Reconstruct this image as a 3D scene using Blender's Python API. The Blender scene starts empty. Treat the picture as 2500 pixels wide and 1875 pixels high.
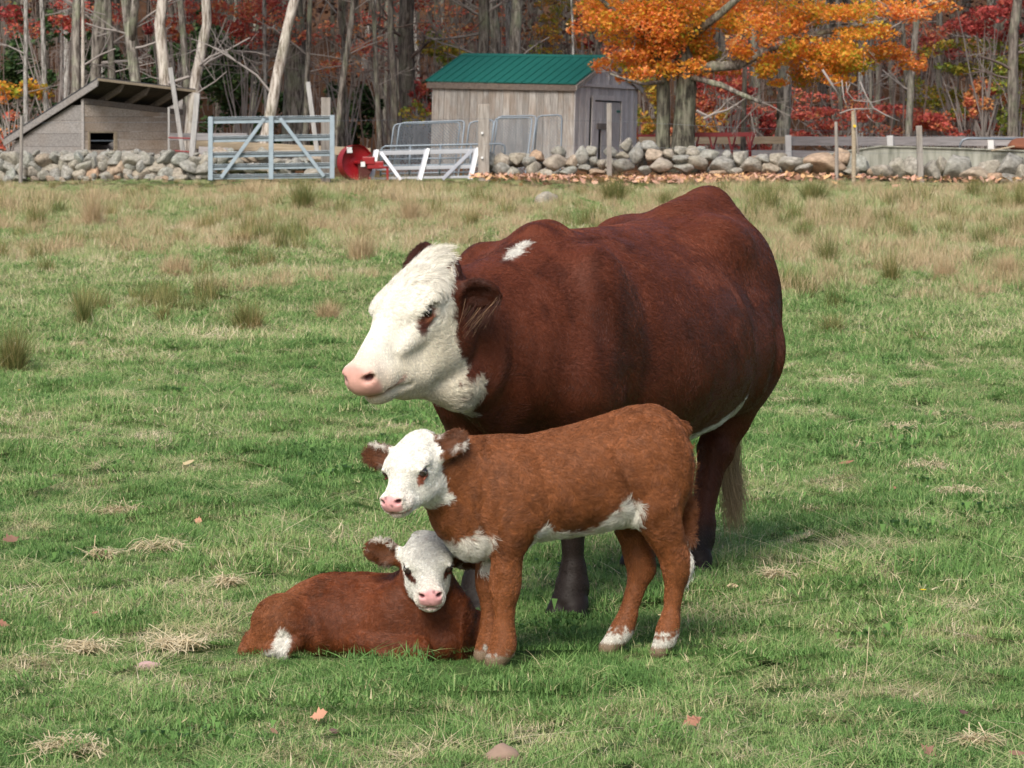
import bpy, math, random
import numpy as np
from mathutils import Vector, Matrix
rng = np.random.default_rng(7)
random.seed(7)
SC = bpy.context.scene
COL = SC.collection
# ---------------------------------------------------------------- camera
FPX = 8000.0                     # focal length in photo pixels (2500 wide)
CAMZ = 1.6
HORIZON = 330.0
PITCH = math.atan((937.5 - HORIZON) / FPX)
cam_data = bpy.data.cameras.new('camera')
cam = bpy.data.objects.new('camera', cam_data)
COL.objects.link(cam)
cam.location = (0, 0, CAMZ)
cam.rotation_euler = (math.pi / 2 - PITCH, 0, 0)
cam_data.sensor_width = 36.0
cam_data.lens = FPX / 2500.0 * 36.0
cam_data.clip_start = 0.1
cam_data.clip_end = 2000.0
cam_data.dof.use_dof = True
cam_data.dof.focus_distance = 10.6
cam_data.dof.aperture_fstop = 20.0
SC.camera = cam
# ---------------------------------------------------------------- world and sun
SUN_EL = math.radians(43.0)
SUN_AZ = math.radians(199.0)     # compass bearing of the sun, clockwise from +Y
world = bpy.data.worlds.new('World')
SC.world = world
world.use_nodes = True
wn = world.node_tree
bg = wn.nodes['Background']
sky = wn.nodes.new('ShaderNodeTexSky')
sky.sky_type = 'NISHITA'
sky.sun_disc = False
sky.sun_elevation = SUN_EL
sky.sun_rotation = SUN_AZ
sky.air_density = 1.0
sky.dust_density = 3.0
sky.ozone_density = 1.0
wn.links.new(sky.outputs[0], bg.inputs[0])
bg.inputs[1].default_value = 0.15
sd = bpy.data.lights.new('sun', 'SUN')
sd.energy = 3.6
sd.angle = math.radians(28.0)
sd.color = (1.0, 0.955, 0.88)
sun = bpy.data.objects.new('sun', sd)
COL.objects.link(sun)
_sv = Vector((math.sin(SUN_AZ) * math.cos(SUN_EL), math.cos(SUN_AZ) * math.cos(SUN_EL), math.sin(SUN_EL)))
sun.rotation_euler = _sv.to_track_quat('Z', 'Y').to_euler()
sun.location = (-20, -20, 30)
SC.view_settings.view_transform = 'Standard'
SC.view_settings.look = 'None'
SC.view_settings.gamma = 1.0
SC.view_settings.use_curve_mapping = False
SC.view_settings.exposure = 0.05
SC.cycles.use_denoising = True
SC.cycles.use_adaptive_sampling = False
SC.cycles.max_bounces = 4
SC.cycles.diffuse_bounces = 2
SC.cycles.glossy_bounces = 2
SC.cycles.transmission_bounces = 3
SC.cycles.transparent_max_bounces = 8
try:
    SC.cycles_curves.shape = 'RIBBONS'
except Exception:
    pass

# ---------------------------------------------------------------- pixel <-> world
_cp, _sp = math.cos(PITCH), math.sin(PITCH)
def P(px, py, d):
    """world point seen at photo pixel (px, py) and lying d metres away along world Y"""
    x = (px - 1250.0) / FPX
    u = (937.5 - py) / FPX
    fy = _cp + u * _sp
    fz = -_sp + u * _cp
    s = d / fy
    return np.array((x * s, d, CAMZ + fz * s))
def proj(p):
    x, y, z = p[0], p[1], p[2] - CAMZ
    f = y * _cp - z * _sp
    u = y * _sp + z * _cp
    return np.array((1250 + FPX * x / f, 937.5 - FPX * u / f))
def gz(x, y):
    """terrain height"""
    x = np.asarray(x, dtype=float); y = np.asarray(y, dtype=float)
    t = np.clip(y - 13.0, 0, None)
    z = 0.0118 * t * t / (t + 6.0)
    z = z + np.clip(y - 112.0, 0, None) * 0.11
    r = np.clip((y - 14.0) / 10.0, 0, 1)
    z = z + r * 0.035 * np.sin(x * 0.9 + y * 0.35) * np.sin(y * 0.6 + 1.0)
    return z
def G(px, py):
    """ground point under photo pixel"""
    lo, hi = 6.0, 110.0
    for _ in range(50):
        m = 0.5 * (lo + hi)
        q = P(px, py, m)
        if q[2] > float(gz(q[0], q[1])): lo = m
        else: hi = m
    q = P(px, py, lo)
    return np.array((q[0], q[1], float(gz(q[0], q[1]))))
def ground(px, d):
    x = (px - 1250.0) / FPX * d
    return np.array((x, d, float(gz(x, d))))

# ---------------------------------------------------------------- object helpers
def link(o, parent=None):
    COL.objects.link(o)
    if parent is not None:
        o.parent = parent
    return o
def tag(o, label=None, cat=None, group=None, kind=None):
    if label: o['label'] = label
    if cat: o['category'] = cat
    if group: o['group'] = group
    if kind: o['kind'] = kind
    return o
def empty(name, loc, label, cat, group=None, rz=0.0):
    o = bpy.data.objects.new(name, None)
    o.empty_display_size = 0.2
    COL.objects.link(o)
    o.location = tuple(float(v) for v in loc)
    o.rotation_euler = (0, 0, rz)
    tag(o, label, cat, group)
    return o
def mesh_np(name, V, F, mat=None, smooth=True, colors=None):
    """F: (n,3) or (n,4) int array"""
    V = np.asarray(V, dtype=np.float32); F = np.asarray(F, dtype=np.int32)
    me = bpy.data.meshes.new(name)
    n, k = F.shape
    me.vertices.add(len(V)); me.vertices.foreach_set('co', V.ravel())
    me.loops.add(n * k); me.loops.foreach_set('vertex_index', F.ravel())
    me.polygons.add(n)
    me.polygons.foreach_set('loop_start', np.arange(0, n * k, k, dtype=np.int32))
    me.polygons.foreach_set('use_smooth', np.full(n, smooth, dtype=bool))
    me.update(calc_edges=True)
    if colors is not None:
        for cn, cv in colors.items():
            cv = np.asarray(cv, dtype=np.float32)
            if cv.ndim == 1:
                a = me.attributes.new(cn, 'FLOAT', 'POINT'); a.data.foreach_set('value', cv)
            else:
                if cv.shape[1] == 3: cv = np.hstack([cv, np.ones((len(cv), 1), np.float32)])
                a = me.attributes.new(cn, 'FLOAT_COLOR', 'POINT'); a.data.foreach_set('color', cv.ravel())
    if mat: me.materials.append(mat)
    return me
class MB:
    """collects simple shapes, builds one mesh"""
    def __init__(s): s.v = []; s.f = []
    def add(s, V, F):
        o = len(s.v); s.v.extend([tuple(map(float, v)) for v in V]); s.f.extend([tuple(o + i for i in f) for f in F]); return s
    def box(s, c, size, R=None, taper=1.0):
        hx, hy, hz = [q / 2 for q in size]; V = []
        for z in (-1, 1):
            t = taper if z > 0 else 1.0
            for x, y in ((-1, -1), (1, -1), (1, 1), (-1, 1)):
                v = np.array((x * hx * t, y * hy * t, z * hz))
                if R is not None: v = R @ v
                V.append(v + np.array(c))
        return s.add(V, [(0, 3, 2, 1), (4, 5, 6, 7), (0, 1, 5, 4), (1, 2, 6, 5), (2, 3, 7, 6), (3, 0, 4, 7)])
    def bar(s, a, b, w, t, up=(0, 0, 1)):
        a = np.array(a, float); b = np.array(b, float); d = b - a; L = np.linalg.norm(d); d /= L
        up = np.array(up, float); x = np.cross(d, up); 
        if np.linalg.norm(x) < 1e-6: x = np.array((1.0, 0, 0))
        x /= np.linalg.norm(x); y = np.cross(x, d)
        R = np.stack([d, x, y], 1)
        return s.box((a + b) / 2, (L, w, t), R)
    def tube(s, pts, rad, n=8, cap=True):
        pts = [np.array(p, float) for p in pts]; m = len(pts)
        if not hasattr(rad, '__len__'): rad = [rad] * m
        V = []; F = []; ref = None
        for i, p in enumerate(pts):
            d = pts[min(i + 1, m - 1)] - pts[max(i - 1, 0)]; d = d / (np.linalg.norm(d) + 1e-9)
            if ref is None:
                ref = np.cross(d, (0.0, 0, 1.0)) if abs(d[2]) < .95 else np.cross(d, (0, 1.0, 0))
            x = ref - d * ref.dot(d); x /= (np.linalg.norm(x) + 1e-9); ref = x; y = np.cross(d, x)
            for j in range(n):
                a = 2 * math.pi * j / n
                V.append(p + rad[i] * (math.cos(a) * x + math.sin(a) * y))
        for i in range(m - 1):
            for j in range(n):
                k = (j + 1) % n
                F.append((i * n + j, i * n + k, (i + 1) * n + k, (i + 1) * n + j))
        if cap:
            F.append(tuple(range(n))[::-1]); F.append(tuple((m - 1) * n + j for j in range(n)))
        return s.add(V, F)
    def quad(s, a, b, c, d): return s.add([a, b, c, d], [(0, 1, 2, 3)])
    def mesh(s, name, mat, smooth=False):
        me = bpy.data.meshes.new(name); me.from_pydata(s.v, [], s.f)
        if smooth: me.polygons.foreach_set('use_smooth', [True] * len(s.f))
        me.materials.append(mat); me.update(); return me
    def build(s, name, mat, parent=None, smooth=False, bevel=0.0, auto=False):
        o = bpy.data.objects.new(name, s.mesh(name, mat, smooth)); link(o, parent)
        if parent is not None and parent.type == 'EMPTY':
            pass
        if bevel:
            m = o.modifiers.new('bevel', 'BEVEL'); m.width = bevel; m.segments = 2; m.limit_method = 'ANGLE'
        return o

# ---------------------------------------------------------------- node helpers
def new_mat(name):
    m = bpy.data.materials.new(name); m.use_nodes = True
    nt = m.node_tree
    return m, nt, nt.nodes['Principled BSDF']
def nn(nt, typ, **kw):
    n = nt.nodes.new(typ)
    for k, v in kw.items():
        if k.startswith('i_'):
            key = k[2:]
            if key.isdigit(): n.inputs[int(key)].default_value = v
            else: n.inputs[key.replace('_', ' ')].default_value = v
        else: setattr(n, k, v)
    return n
def ramp(nt, fac, stops, interp='LINEAR'):
    r = nt.nodes.new('ShaderNodeValToRGB'); cr = r.color_ramp; cr.interpolation = interp
    while len(cr.elements) < len(stops): cr.elements.new(0.5)
    for e, (p, c) in zip(cr.elements, stops):
        e.position = p; e.color = (c[0], c[1], c[2], 1) if hasattr(c, '__len__') else (c, c, c, 1)
    nt.links.new(fac, r.inputs[0]); return r.outputs[0]
def mixc(nt, fac, a, b, mode='MIX'):
    m = nt.nodes.new('ShaderNodeMix'); m.data_type = 'RGBA'; m.blend_type = mode
    for sock, v in ((m.inputs[0], fac), (m.inputs[6], a), (m.inputs[7], b)):
        if hasattr(v, 'is_output') or hasattr(v, 'links'): nt.links.new(v, sock)
        elif hasattr(v, '__len__'): sock.default_value = (v[0], v[1], v[2], 1)
        else: sock.default_value = v
    return m.outputs[2]
def mathn(nt, op, a, b=0.0, clamp=False):
    m = nt.nodes.new('ShaderNodeMath'); m.operation = op; m.use_clamp = clamp
    for sock, v in ((m.inputs[0], a), (m.inputs[1], b)):
        if hasattr(v, 'links'): nt.links.new(v, sock)
        else: sock.default_value = v
    return m.outputs[0]
def noise(nt, vec, scale, detail=4.0, rough=0.55, dist=0.0):
    n = nt.nodes.new('ShaderNodeTexNoise'); n.inputs['Scale'].default_value = scale
    n.inputs['Detail'].default_value = detail; n.inputs['Roughness'].default_value = rough; n.inputs['Distortion'].default_value = dist
    if vec is not None: nt.links.new(vec, n.inputs['Vector'])
    return n.outputs['Fac']
def mapping(nt, vec, scale=(1, 1, 1), rot=(0, 0, 0), loc=(0, 0, 0)):
    m = nt.nodes.new('ShaderNodeMapping'); m.inputs['Scale'].default_value = scale; m.inputs['Rotation'].default_value = rot
    m.inputs['Location'].default_value = loc
    nt.links.new(vec, m.inputs['Vector']); return m.outputs[0]
def bump(nt, h, strength=0.5, dist=0.01, bs=None):
    b = nt.nodes.new('ShaderNodeBump'); b.inputs['Strength'].default_value = strength; b.inputs['Distance'].default_value = dist
    nt.links.new(h, b.inputs['Height'])
    if bs is not None: nt.links.new(b.outputs[0], bs.inputs['Normal'])
    return b.outputs[0]
def geo_pos(nt): return nt.nodes.new('ShaderNodeNewGeometry').outputs['Position']
def obj_co(nt): return nt.nodes.new('ShaderNodeTexCoord').outputs['Object']
def obj_rand(nt): return nt.nodes.new('ShaderNodeObjectInfo').outputs['Random']
def mat_simple(name, col, rough=.5, spec=.5, metal=0.0):
    m, nt, b = new_mat(name)
    b.inputs['Base Color'].default_value = (*col, 1); b.inputs['Roughness'].default_value = rough
    b.inputs['Specular IOR Level'].default_value = spec; b.inputs['Metallic'].default_value = metal
    return m
# ================================================================ implicit surface modelling
def norm(v):
    v = np.asarray(v, float); return v / np.linalg.norm(v)
def frame(xa, za):
    """rotation with columns x, y, z axes from a forward axis and an approximate up axis"""
    x = norm(xa); z = np.asarray(za, float); z = norm(z - x * z.dot(x)); y = np.cross(z, x)
    return np.stack([x, y, z], 1)
class Sdf:
    def __init__(s): s.p = []; s.R = np.eye(3); s.o = np.zeros(3); s.sc = 1.0
    def set(s, R, o, sc=1.0): s.R = np.array(R); s.o = np.array(o, float); s.sc = sc; return s
    def W(s, p): return s.R @ (np.array(p, float) * s.sc) + s.o
    def cone(s, a, b, ra, rb, k=.03, sy=1.0, op='u'):
        """tapered capsule; sy squeezes it along the local y axis"""
        s.p.append(('c', s.R.copy(), s.o.copy(), s.sc, np.array(a, float), np.array(b, float), ra, rb, sy, k, op)); return s
    def ell(s, c, r, k=.03, rot=None, op='u'):
        Rl = np.eye(3) if rot is None else rot
        s.p.append(('e', s.R @ Rl, s.W(c), s.sc, np.array(r, float), None, 0, 0, 1, k, op)); return s
    def trunk(s, st, k=.03, nu=2.2, nd=2.4, zc=.42):
        st = np.array(st, float)
        s.p.append(('t', s.R.copy(), s.o.copy(), s.sc, st, None, nu, nd, zc, k, 'u')); return s
    def _d(s, q, P):
        t = q[0]; L = (P - q[2]) @ q[1]
        if t == 'e':
            r = q[4] * q[3]
            a = L / r; k0 = np.sqrt((a * a).sum(1)) + 1e-9; b = a / r; k1 = np.sqrt((b * b).sum(1)) + 1e-9
            return k0 * (k0 - 1) / k1
        L = L / q[3]
        if t == 'c':
            a, b, ra, rb, sy = q[4], q[5], q[6], q[7], q[8]
            L = L.copy(); A = a.copy(); B = b.copy()
            if sy != 1.0:
                m = (a[1] + b[1]) / 2; L[:, 1] = (L[:, 1] - m) / sy + m; A[1] = (a[1] - m) / sy + m; B[1] = (b[1] - m) / sy + m
            d = B - A; h = np.clip(((L - A) @ d) / (d @ d + 1e-12), 0, 1)
            return (np.sqrt(((L - A - h[:, None] * d) ** 2).sum(1)) - (ra + (rb - ra) * h)) * q[3] * min(1.0, sy)
        st, nu, nd, zc = q[4], q[6], q[7], q[8]
        x = L[:, 0]
        top, bot, hw = [_spl(st[:, 0], st[:, i], x) for i in (1, 2, 3)]
        yc = _spl(st[:, 0], st[:, 4], x) if st.shape[1] > 4 else 0.0
        h = np.maximum(top - bot, .01); c = bot + zc * h; dz = L[:, 2] - c
        up = dz > 0
        rz = np.where(up, (1 - zc) * h, zc * h); n = np.where(up, nu, nd)
        u = np.abs(L[:, 1] - yc) / np.maximum(hw, .01); v = np.abs(dz) / rz
        f = (u ** n + v ** n + 1e-12) ** (1 / n)
        d = (f - 1) * np.minimum(hw, rz) * .9
        x0, x1 = st[0, 0], st[-1, 0]
        ex = np.maximum(np.maximum(x0 - x, x - x1), 0)
        return np.maximum(d, np.where(ex > 0, ex, d)) * q[3]
    def _b(s, q):
        if q[0] == 'e': return q[2], float(q[4].max()) * q[3]
        if q[0] == 'c':
            a = q[1] @ (q[4] * q[3]) + q[2]; b = q[1] @ (q[5] * q[3]) + q[2]
            return (a + b) / 2, float(np.linalg.norm(a - b) / 2 + max(q[6], q[7]) * q[3] * max(1, q[8]))
        st = q[4]; c = np.array(((st[0, 0] + st[-1, 0]) / 2, 0, (st[:, 1].max() + st[:, 2].min()) / 2))
        R = math.sqrt((st[-1, 0] - st[0, 0]) ** 2 / 4 + (st[:, 1].max() - st[:, 2].min()) ** 2 / 4 + (st[:, 3].max()+.1) ** 2)
        return q[1] @ (c * q[3]) + q[2], R * q[3]
    def ev(s, P):
        d = np.full(len(P), 10.0)
        for q in s.p:
            k = q[9]; c, R = s._b(q)
            r = np.sqrt(((P - c) ** 2).sum(1)) - R
            if q[10] == 'u':
                m = r < d + k
                if not m.any(): continue
                e = s._d(q, P[m]); a = d[m]
                h = np.maximum(k - np.abs(a - e), 0) / k
                d[m] = np.minimum(a, e) - h * h * k * .25
            else:
                m = r < k + .01 - np.minimum(d, 0) * 0 + .02
                if not m.any(): continue
                e = -s._d(q, P[m]); a = d[m]
                h = np.maximum(k - np.abs(a - e), 0) / k
                d[m] = np.maximum(a, e) + h * h * k * .25
        return d
    def bounds(s):
        lo = np.full(3, 1e9); hi = -lo
        for q in s.p:
            if q[10] != 'u': continue
            c, R = s._b(q)
            if q[0] == 't':
                st = q[4]
                for x in (st[0, 0], st[-1, 0]):
                    for y in (-st[:, 3].max(), st[:, 3].max()):
                        for z in (st[:, 1].max(), st[:, 2].min()):
                            w = q[1] @ (np.array((x, y, z)) * q[3]) + q[2]; lo = np.minimum(lo, w); hi = np.maximum(hi, w)
            else:
                lo = np.minimum(lo, c - R); hi = np.maximum(hi, c + R)
        return lo - .03, hi + .03
    def mesh(s, h):
        lo, hi = s.bounds(); H = 4 * h
        n = np.ceil((hi - lo) / H).astype(int) + 2
        ax = [lo[i] + np.arange(n[i]) * H for i in range(3)]
        g = np.stack(np.meshgrid(*ax, indexing='ij'), -1).reshape(-1, 3)
        C = s.ev(g).reshape(n)
        N = (n - 1) * 4
        # upsample (trilinear)
        idx = [np.arange(N[i]) / 4 for i in range(3)]
        A = C
        for i in range(3):
            i0 = idx[i].astype(int); t = (idx[i] - i0).reshape([-1 if j == i else 1 for j in range(3)])
            A = np.take(A, i0, i) * (1 - t) + np.take(A, i0 + 1, i) * t
        m = np.abs(A) < H * 1.1
        ii = np.argwhere(m)
        A[m] = s.ev(lo + ii * h)
        V, F = surface_nets(A)
        V = lo + V * h
        for _ in range(2):
            e = h * .25; d = s.ev(V)
            gr = np.stack([s.ev(V + np.eye(3)[i] * e) - s.ev(V - np.eye(3)[i] * e) for i in range(3)], 1) / (2 * e)
            g2 = (gr ** 2).sum(1) + 1e-6
            V = V - gr * np.clip(d / g2, -h * .7, h * .7)[:, None]
        return V, F
def _spl(xs, ys, x):
    """monotone-ish cubic interpolation"""
    xs = np.asarray(xs); ys = np.asarray(ys)
    m = np.gradient(ys, xs)
    i = np.clip(np.searchsorted(xs, x) - 1, 0, len(xs) - 2)
    h = xs[i + 1] - xs[i]; t = np.clip((x - xs[i]) / h, 0, 1)
    t2 = t * t; t3 = t2 * t
    return (2 * t3 - 3 * t2 + 1) * ys[i] + (t3 - 2 * t2 + t) * h * m[i] + (-2 * t3 + 3 * t2) * ys[i + 1] + (t3 - t2) * h * m[i + 1]
def surface_nets(A):
    S = A < 0; nx, ny, nz = A.shape
    cs = np.zeros((nx - 1, ny - 1, nz - 1), np.int8)
    for a in (0, 1):
        for b in (0, 1):
            for c in (0, 1):
                cs += S[a:nx - 1 + a, b:ny - 1 + b, c:nz - 1 + c]
    act = (cs > 0) & (cs < 8)
    cells = np.argwhere(act); n = len(cells)
    vid = np.full(act.shape, -1, np.int64); vid[act] = np.arange(n)
    acc = np.zeros((n, 3)); cnt = np.zeros(n)
    cor = [(a, b, c) for a in (0, 1) for b in (0, 1) for c in (0, 1)]
    for p in cor:
        for ax in range(3):
            if p[ax]: continue
            q = list(p); q[ax] = 1
            va = A[cells[:, 0] + p[0], cells[:, 1] + p[1], cells[:, 2] + p[2]]
            vb = A[cells[:, 0] + q[0], cells[:, 1] + q[1], cells[:, 2] + q[2]]
            m = (va < 0) != (vb < 0)
            t = np.where(m, va / np.where(m, va - vb, 1), 0)
            pt = np.tile(np.array(p, float), (n, 1)); pt[:, ax] += t
            acc[m] += pt[m]; cnt[m] += 1
    V = cells + acc / cnt[:, None]
    F = []
    for ax in range(3):
        u, v = [(1, 2), (2, 0), (0, 1)][ax]
        sl0 = [slice(None)] * 3; sl1 = [slice(None)] * 3
        sl0[ax] = slice(0, -1); sl1[ax] = slice(1, None)
        for k in (u, v): sl0[k] = slice(1, -1); sl1[k] = slice(1, -1)
        e = S[tuple(sl0)] != S[tuple(sl1)]
        I = np.argwhere(e); inside = S[tuple(sl0)][e]
        I[:, u] += 1; I[:, v] += 1
        def cid(du, dv):
            J = I.copy(); J[:, u] -= du; J[:, v] -= dv
            return vid[J[:, 0], J[:, 1], J[:, 2]]
        q = np.stack([cid(1, 1), cid(0, 1), cid(0, 0), cid(1, 0)], 1)
        q[~inside] = q[~inside][:, ::-1]
        F.append(q)
    return V, np.concatenate(F)
def vnoise(P, scale, seed=0):
    """cheap smooth value noise, -1..1, vectorised"""
    P = P * scale + seed * 17.13
    i = np.floor(P).astype(np.int64); f = P - i; f = f * f * (3 - 2 * f); r = 0
    for a in (0, 1):
        for b in (0, 1):
            for c in (0, 1):
                hsh = ((i[:, 0] + a) * 73856093) ^ ((i[:, 1] + b) * 19349663) ^ ((i[:, 2] + c) * 83492791) ^ (seed * 2654435)
                hsh = (hsh ^ (hsh >> 13)) * 1274126177 & 0x7fffffff
                w = (f[:, 0] if a else 1 - f[:, 0]) * (f[:, 1] if b else 1 - f[:, 1]) * (f[:, 2] if c else 1 - f[:, 2])
                r = r + w * (hsh / 0x3fffffff - 1)
    return r
def sstep(a, b, x):
    t = np.clip((x - a) / (b - a), 0, 1); return t * t * (3 - 2 * t)
def mesh_normals(V, F):
    n = np.cross(V[F[:, 2]] - V[F[:, 0]], V[F[:, 3]] - V[F[:, 1]]) if F.shape[1] == 4 else np.cross(V[F[:, 1]] - V[F[:, 0]], V[F[:, 2]] - V[F[:, 0]])
    N = np.zeros_like(V)
    for i in range(F.shape[1]): np.add.at(N, F[:, i], n)
    return N / (np.linalg.norm(N, axis=1)[:, None] + 1e-12), np.linalg.norm(n, axis=1) * .5
# ================================================================ materials of the setting
def mat_ground():
    m, nt, b = new_mat('pasture_soil')
    p = geo_pos(nt); s = nt.nodes.new('ShaderNodeSeparateXYZ'); nt.links.new(p, s.inputs[0])
    n1 = noise(nt, p, .7, 5); n2 = noise(nt, p, 9., 5, .7); n3 = noise(nt, p, 60., 3)
    green = ramp(nt, n2, [(.3, (.05, .09, .028)), (.55, (.09, .14, .045)), (.75, (.17, .16, .08))])
    straw = ramp(nt, n2, [(.3, (.07, .055, .025)), (.6, (.15, .12, .06)), (.8, (.22, .18, .10))])
    y = nt.nodes.new('ShaderNodeMapRange'); nt.links.new(s.outputs[1], y.inputs[0]); y.inputs[1].default_value = 22; y.inputs[2].default_value = 42
    f = mathn(nt, 'MULTIPLY', y.outputs[0], ramp(nt, n1, [(.35, .15), (.6, .9)]), True)
    c = mixc(nt, f, green, straw)
    lit = ramp(nt, n3, [(.3, (.05, .028, .016)), (.5, (.12, .06, .03)), (.7, (.22, .10, .045))])
    w = nt.nodes.new('ShaderNodeMapRange'); nt.links.new(s.outputs[1], w.inputs[0]); w.inputs[1].default_value = 73; w.inputs[2].default_value = 78
    c = mixc(nt, w.outputs[0], c, lit)
    nt.links.new(c, b.inputs['Base Color']); b.inputs['Roughness'].default_value = .95; b.inputs['Specular IOR Level'].default_value = .1
    bump(nt, n3, .6, .03, b)
    return m
def mat_blade(name, stops, dry, trans=.25):
    """grass: per-blade tint attribute mixed with a slow world noise for patches"""
    m, nt, b = new_mat(name)
    a = nn(nt, 'ShaderNodeAttribute', attribute_name='tint')
    p = geo_pos(nt); n1 = noise(nt, p, .55, 4, .6, .6); n2 = noise(nt, p, 4.5, 5, .7, .4)
    s = nt.nodes.new('ShaderNodeSeparateXYZ'); nt.links.new(p, s.inputs[0])
    y = nt.nodes.new('ShaderNodeMapRange'); nt.links.new(s.outputs[1], y.inputs[0]); y.inputs[1].default_value = 20; y.inputs[2].default_value = 40; y.inputs[3].default_value = 0.0; y.inputs[4].default_value = .10
    k = mathn(nt, 'ADD', mathn(nt, 'MULTIPLY', mathn(nt, 'SUBTRACT', n1, .5), 1.1), mathn(nt, 'MULTIPLY', mathn(nt, 'SUBTRACT', n2, .5), 1.2))
    f = mathn(nt, 'ADD', mathn(nt, 'ADD', mathn(nt, 'MULTIPLY', a.outputs['Fac'], .75), k), mathn(nt, 'ADD', y.outputs[0], dry), True)
    c = ramp(nt, f, stops)
    nt.links.new(c, b.inputs['Base Color']); b.inputs['Roughness'].default_value = .6; b.inputs['Specular IOR Level'].default_value = .25
    t = nt.nodes.new('ShaderNodeBsdfTranslucent'); nt.links.new(c, t.inputs[0])
    mx = nt.nodes.new('ShaderNodeMixShader'); mx.inputs[0].default_value = trans
    nt.links.new(b.outputs[0], mx.inputs[1]); nt.links.new(t.outputs[0], mx.inputs[2])
    nt.links.new(mx.outputs[0], nt.nodes['Material Output'].inputs[0])
    return m
GSTOPS = [(0, (.092, .192, .050)), (.25, (.172, .312, .086)), (.46, (.28, .39, .135)), (.64, (.46, .44, .22)), (.80, (.64, .54, .34)), (1, (.80, .68, .49))]
M_GRASS = mat_blade('grass_blade', GSTOPS, .02)
M_STRAW = mat_blade('straw', [(0, (.44, .36, .19)), (.4, (.62, .51, .31)), (1, (.82, .70, .48))], .25)
M_RUSH = mat_blade('rush', [(0, (.11, .14, .04)), (.35, (.22, .225, .075)), (.6, (.38, .30, .13)), (1, (.56, .41, .23))], -.02)
M_TAN = mat_blade('dry_grass', [(0, (.34, .27, .13)), (.5, (.52, .39, .23)), (1, (.68, .52, .34))], .0)
M_WEED = mat_blade('weed_leaf', [(0, (.14, .27, .07)), (.5, (.18, .33, .09)), (1, (.26, .36, .13))], -.1, .3)
def mat_leaf(name, stops, trans=.35):
    m, nt, b = new_mat(name)
    a = nn(nt, 'ShaderNodeAttribute', attribute_name='tint')
    c = ramp(nt, a.outputs['Fac'], stops)
    nt.links.new(c, b.inputs['Base Color']); b.inputs['Roughness'].default_value = .55; b.inputs['Specular IOR Level'].default_value = .25
    t = nt.nodes.new('ShaderNodeBsdfTranslucent'); nt.links.new(c, t.inputs[0])
    mx = nt.nodes.new('ShaderNodeMixShader'); mx.inputs[0].default_value = trans
    nt.links.new(b.outputs[0], mx.inputs[1]); nt.links.new(t.outputs[0], mx.inputs[2])
    nt.links.new(mx.outputs[0], nt.nodes['Material Output'].inputs[0])
    return m
L_ORANGE = mat_leaf('leaf_orange', [(0, (.34, .38, .04)), (.18, (.62, .46, .05)), (.40, (.92, .45, .07)), (.70, (.92, .34, .09)), (.9, (.85, .23, .10)), (1, (.93, .62, .26))], .5)
L_RED = mat_leaf('leaf_red', [(0, (.34, .06, .06)), (.4, (.62, .13, .11)), (.75, (.74, .24, .14)), (1, (.78, .40, .16))])
L_YELLOW = mat_leaf('leaf_yellow', [(0, (.19, .26, .05)), (.4, (.42, .42, .07)), (.75, (.72, .50, .09)), (1, (.76, .34, .09))])
L_GREEN = mat_leaf('leaf_dark_green', [(0, (.02, .05, .016)), (.6, (.045, .09, .03)), (1, (.09, .13, .04))], .2)
L_DULL = mat_leaf('leaf_dull', [(0, (.07, .05, .04)), (.5, (.17, .08, .06)), (.8, (.26, .13, .07)), (1, (.34, .22, .08))], .2)
L_LITTER = mat_leaf('leaf_litter', [(0, (.30, .13, .08)), (.35, (.55, .30, .21)), (.7, (.66, .41, .30)), (1, (.70, .42, .16))], .05)
def mat_bark(name, c0, c1, c2, sc=1.0, lichen=0.0):
    m, nt, b = new_mat(name)
    p = obj_co(nt); q = mapping(nt, p, (5 * sc, 5 * sc, .8 * sc))
    n1 = noise(nt, q, 3.0, 6, .7, .4); n2 = noise(nt, p, 2.2 * sc, 4, .6)
    c = ramp(nt, n1, [(.40, c0), (.5, c1), (.60, c2)])
    if lichen: c = mixc(nt, ramp(nt, n2, [(.48, 0.0), (.66, lichen)]), c, (.30, .34, .22))
    rr = nt.nodes.new('ShaderNodeMapRange'); nt.links.new(obj_rand(nt), rr.inputs[0]); rr.inputs[3].default_value = .75; rr.inputs[4].default_value = 1.2
    hs = nt.nodes.new('ShaderNodeHueSaturation'); nt.links.new(c, hs.inputs['Color']); nt.links.new(rr.outputs[0], hs.inputs['Value'])
    nt.links.new(hs.outputs[0], b.inputs['Base Color']); b.inputs['Roughness'].default_value = .9; b.inputs['Specular IOR Level'].default_value = .15
    bump(nt, n1, .8, .03, b)
    return m
B_GREY = mat_bark('bark_grey', (.06, .052, .045), (.17, .15, .13), (.31, .285, .25), 1.0, .5)
B_DARK = mat_bark('bark_dark', (.06, .05, .043), (.14, .12, .105), (.25, .22, .19), 1.0, .3)
B_PALE = mat_bark('bark_pale', (.15, .12, .095), (.42, .37, .32), (.60, .55, .49), .8, .25)
B_BIRCH = mat_bark('bark_birch', (.10, .09, .08), (.34, .325, .30), (.52, .50, .475), 1.6, .1)
B_TWIG = mat_simple('twig_grey', (.30, .27, .25), .9, .1)
B_TWIGD = mat_simple('twig_brown', (.16, .125, .11), .9, .1)

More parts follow.
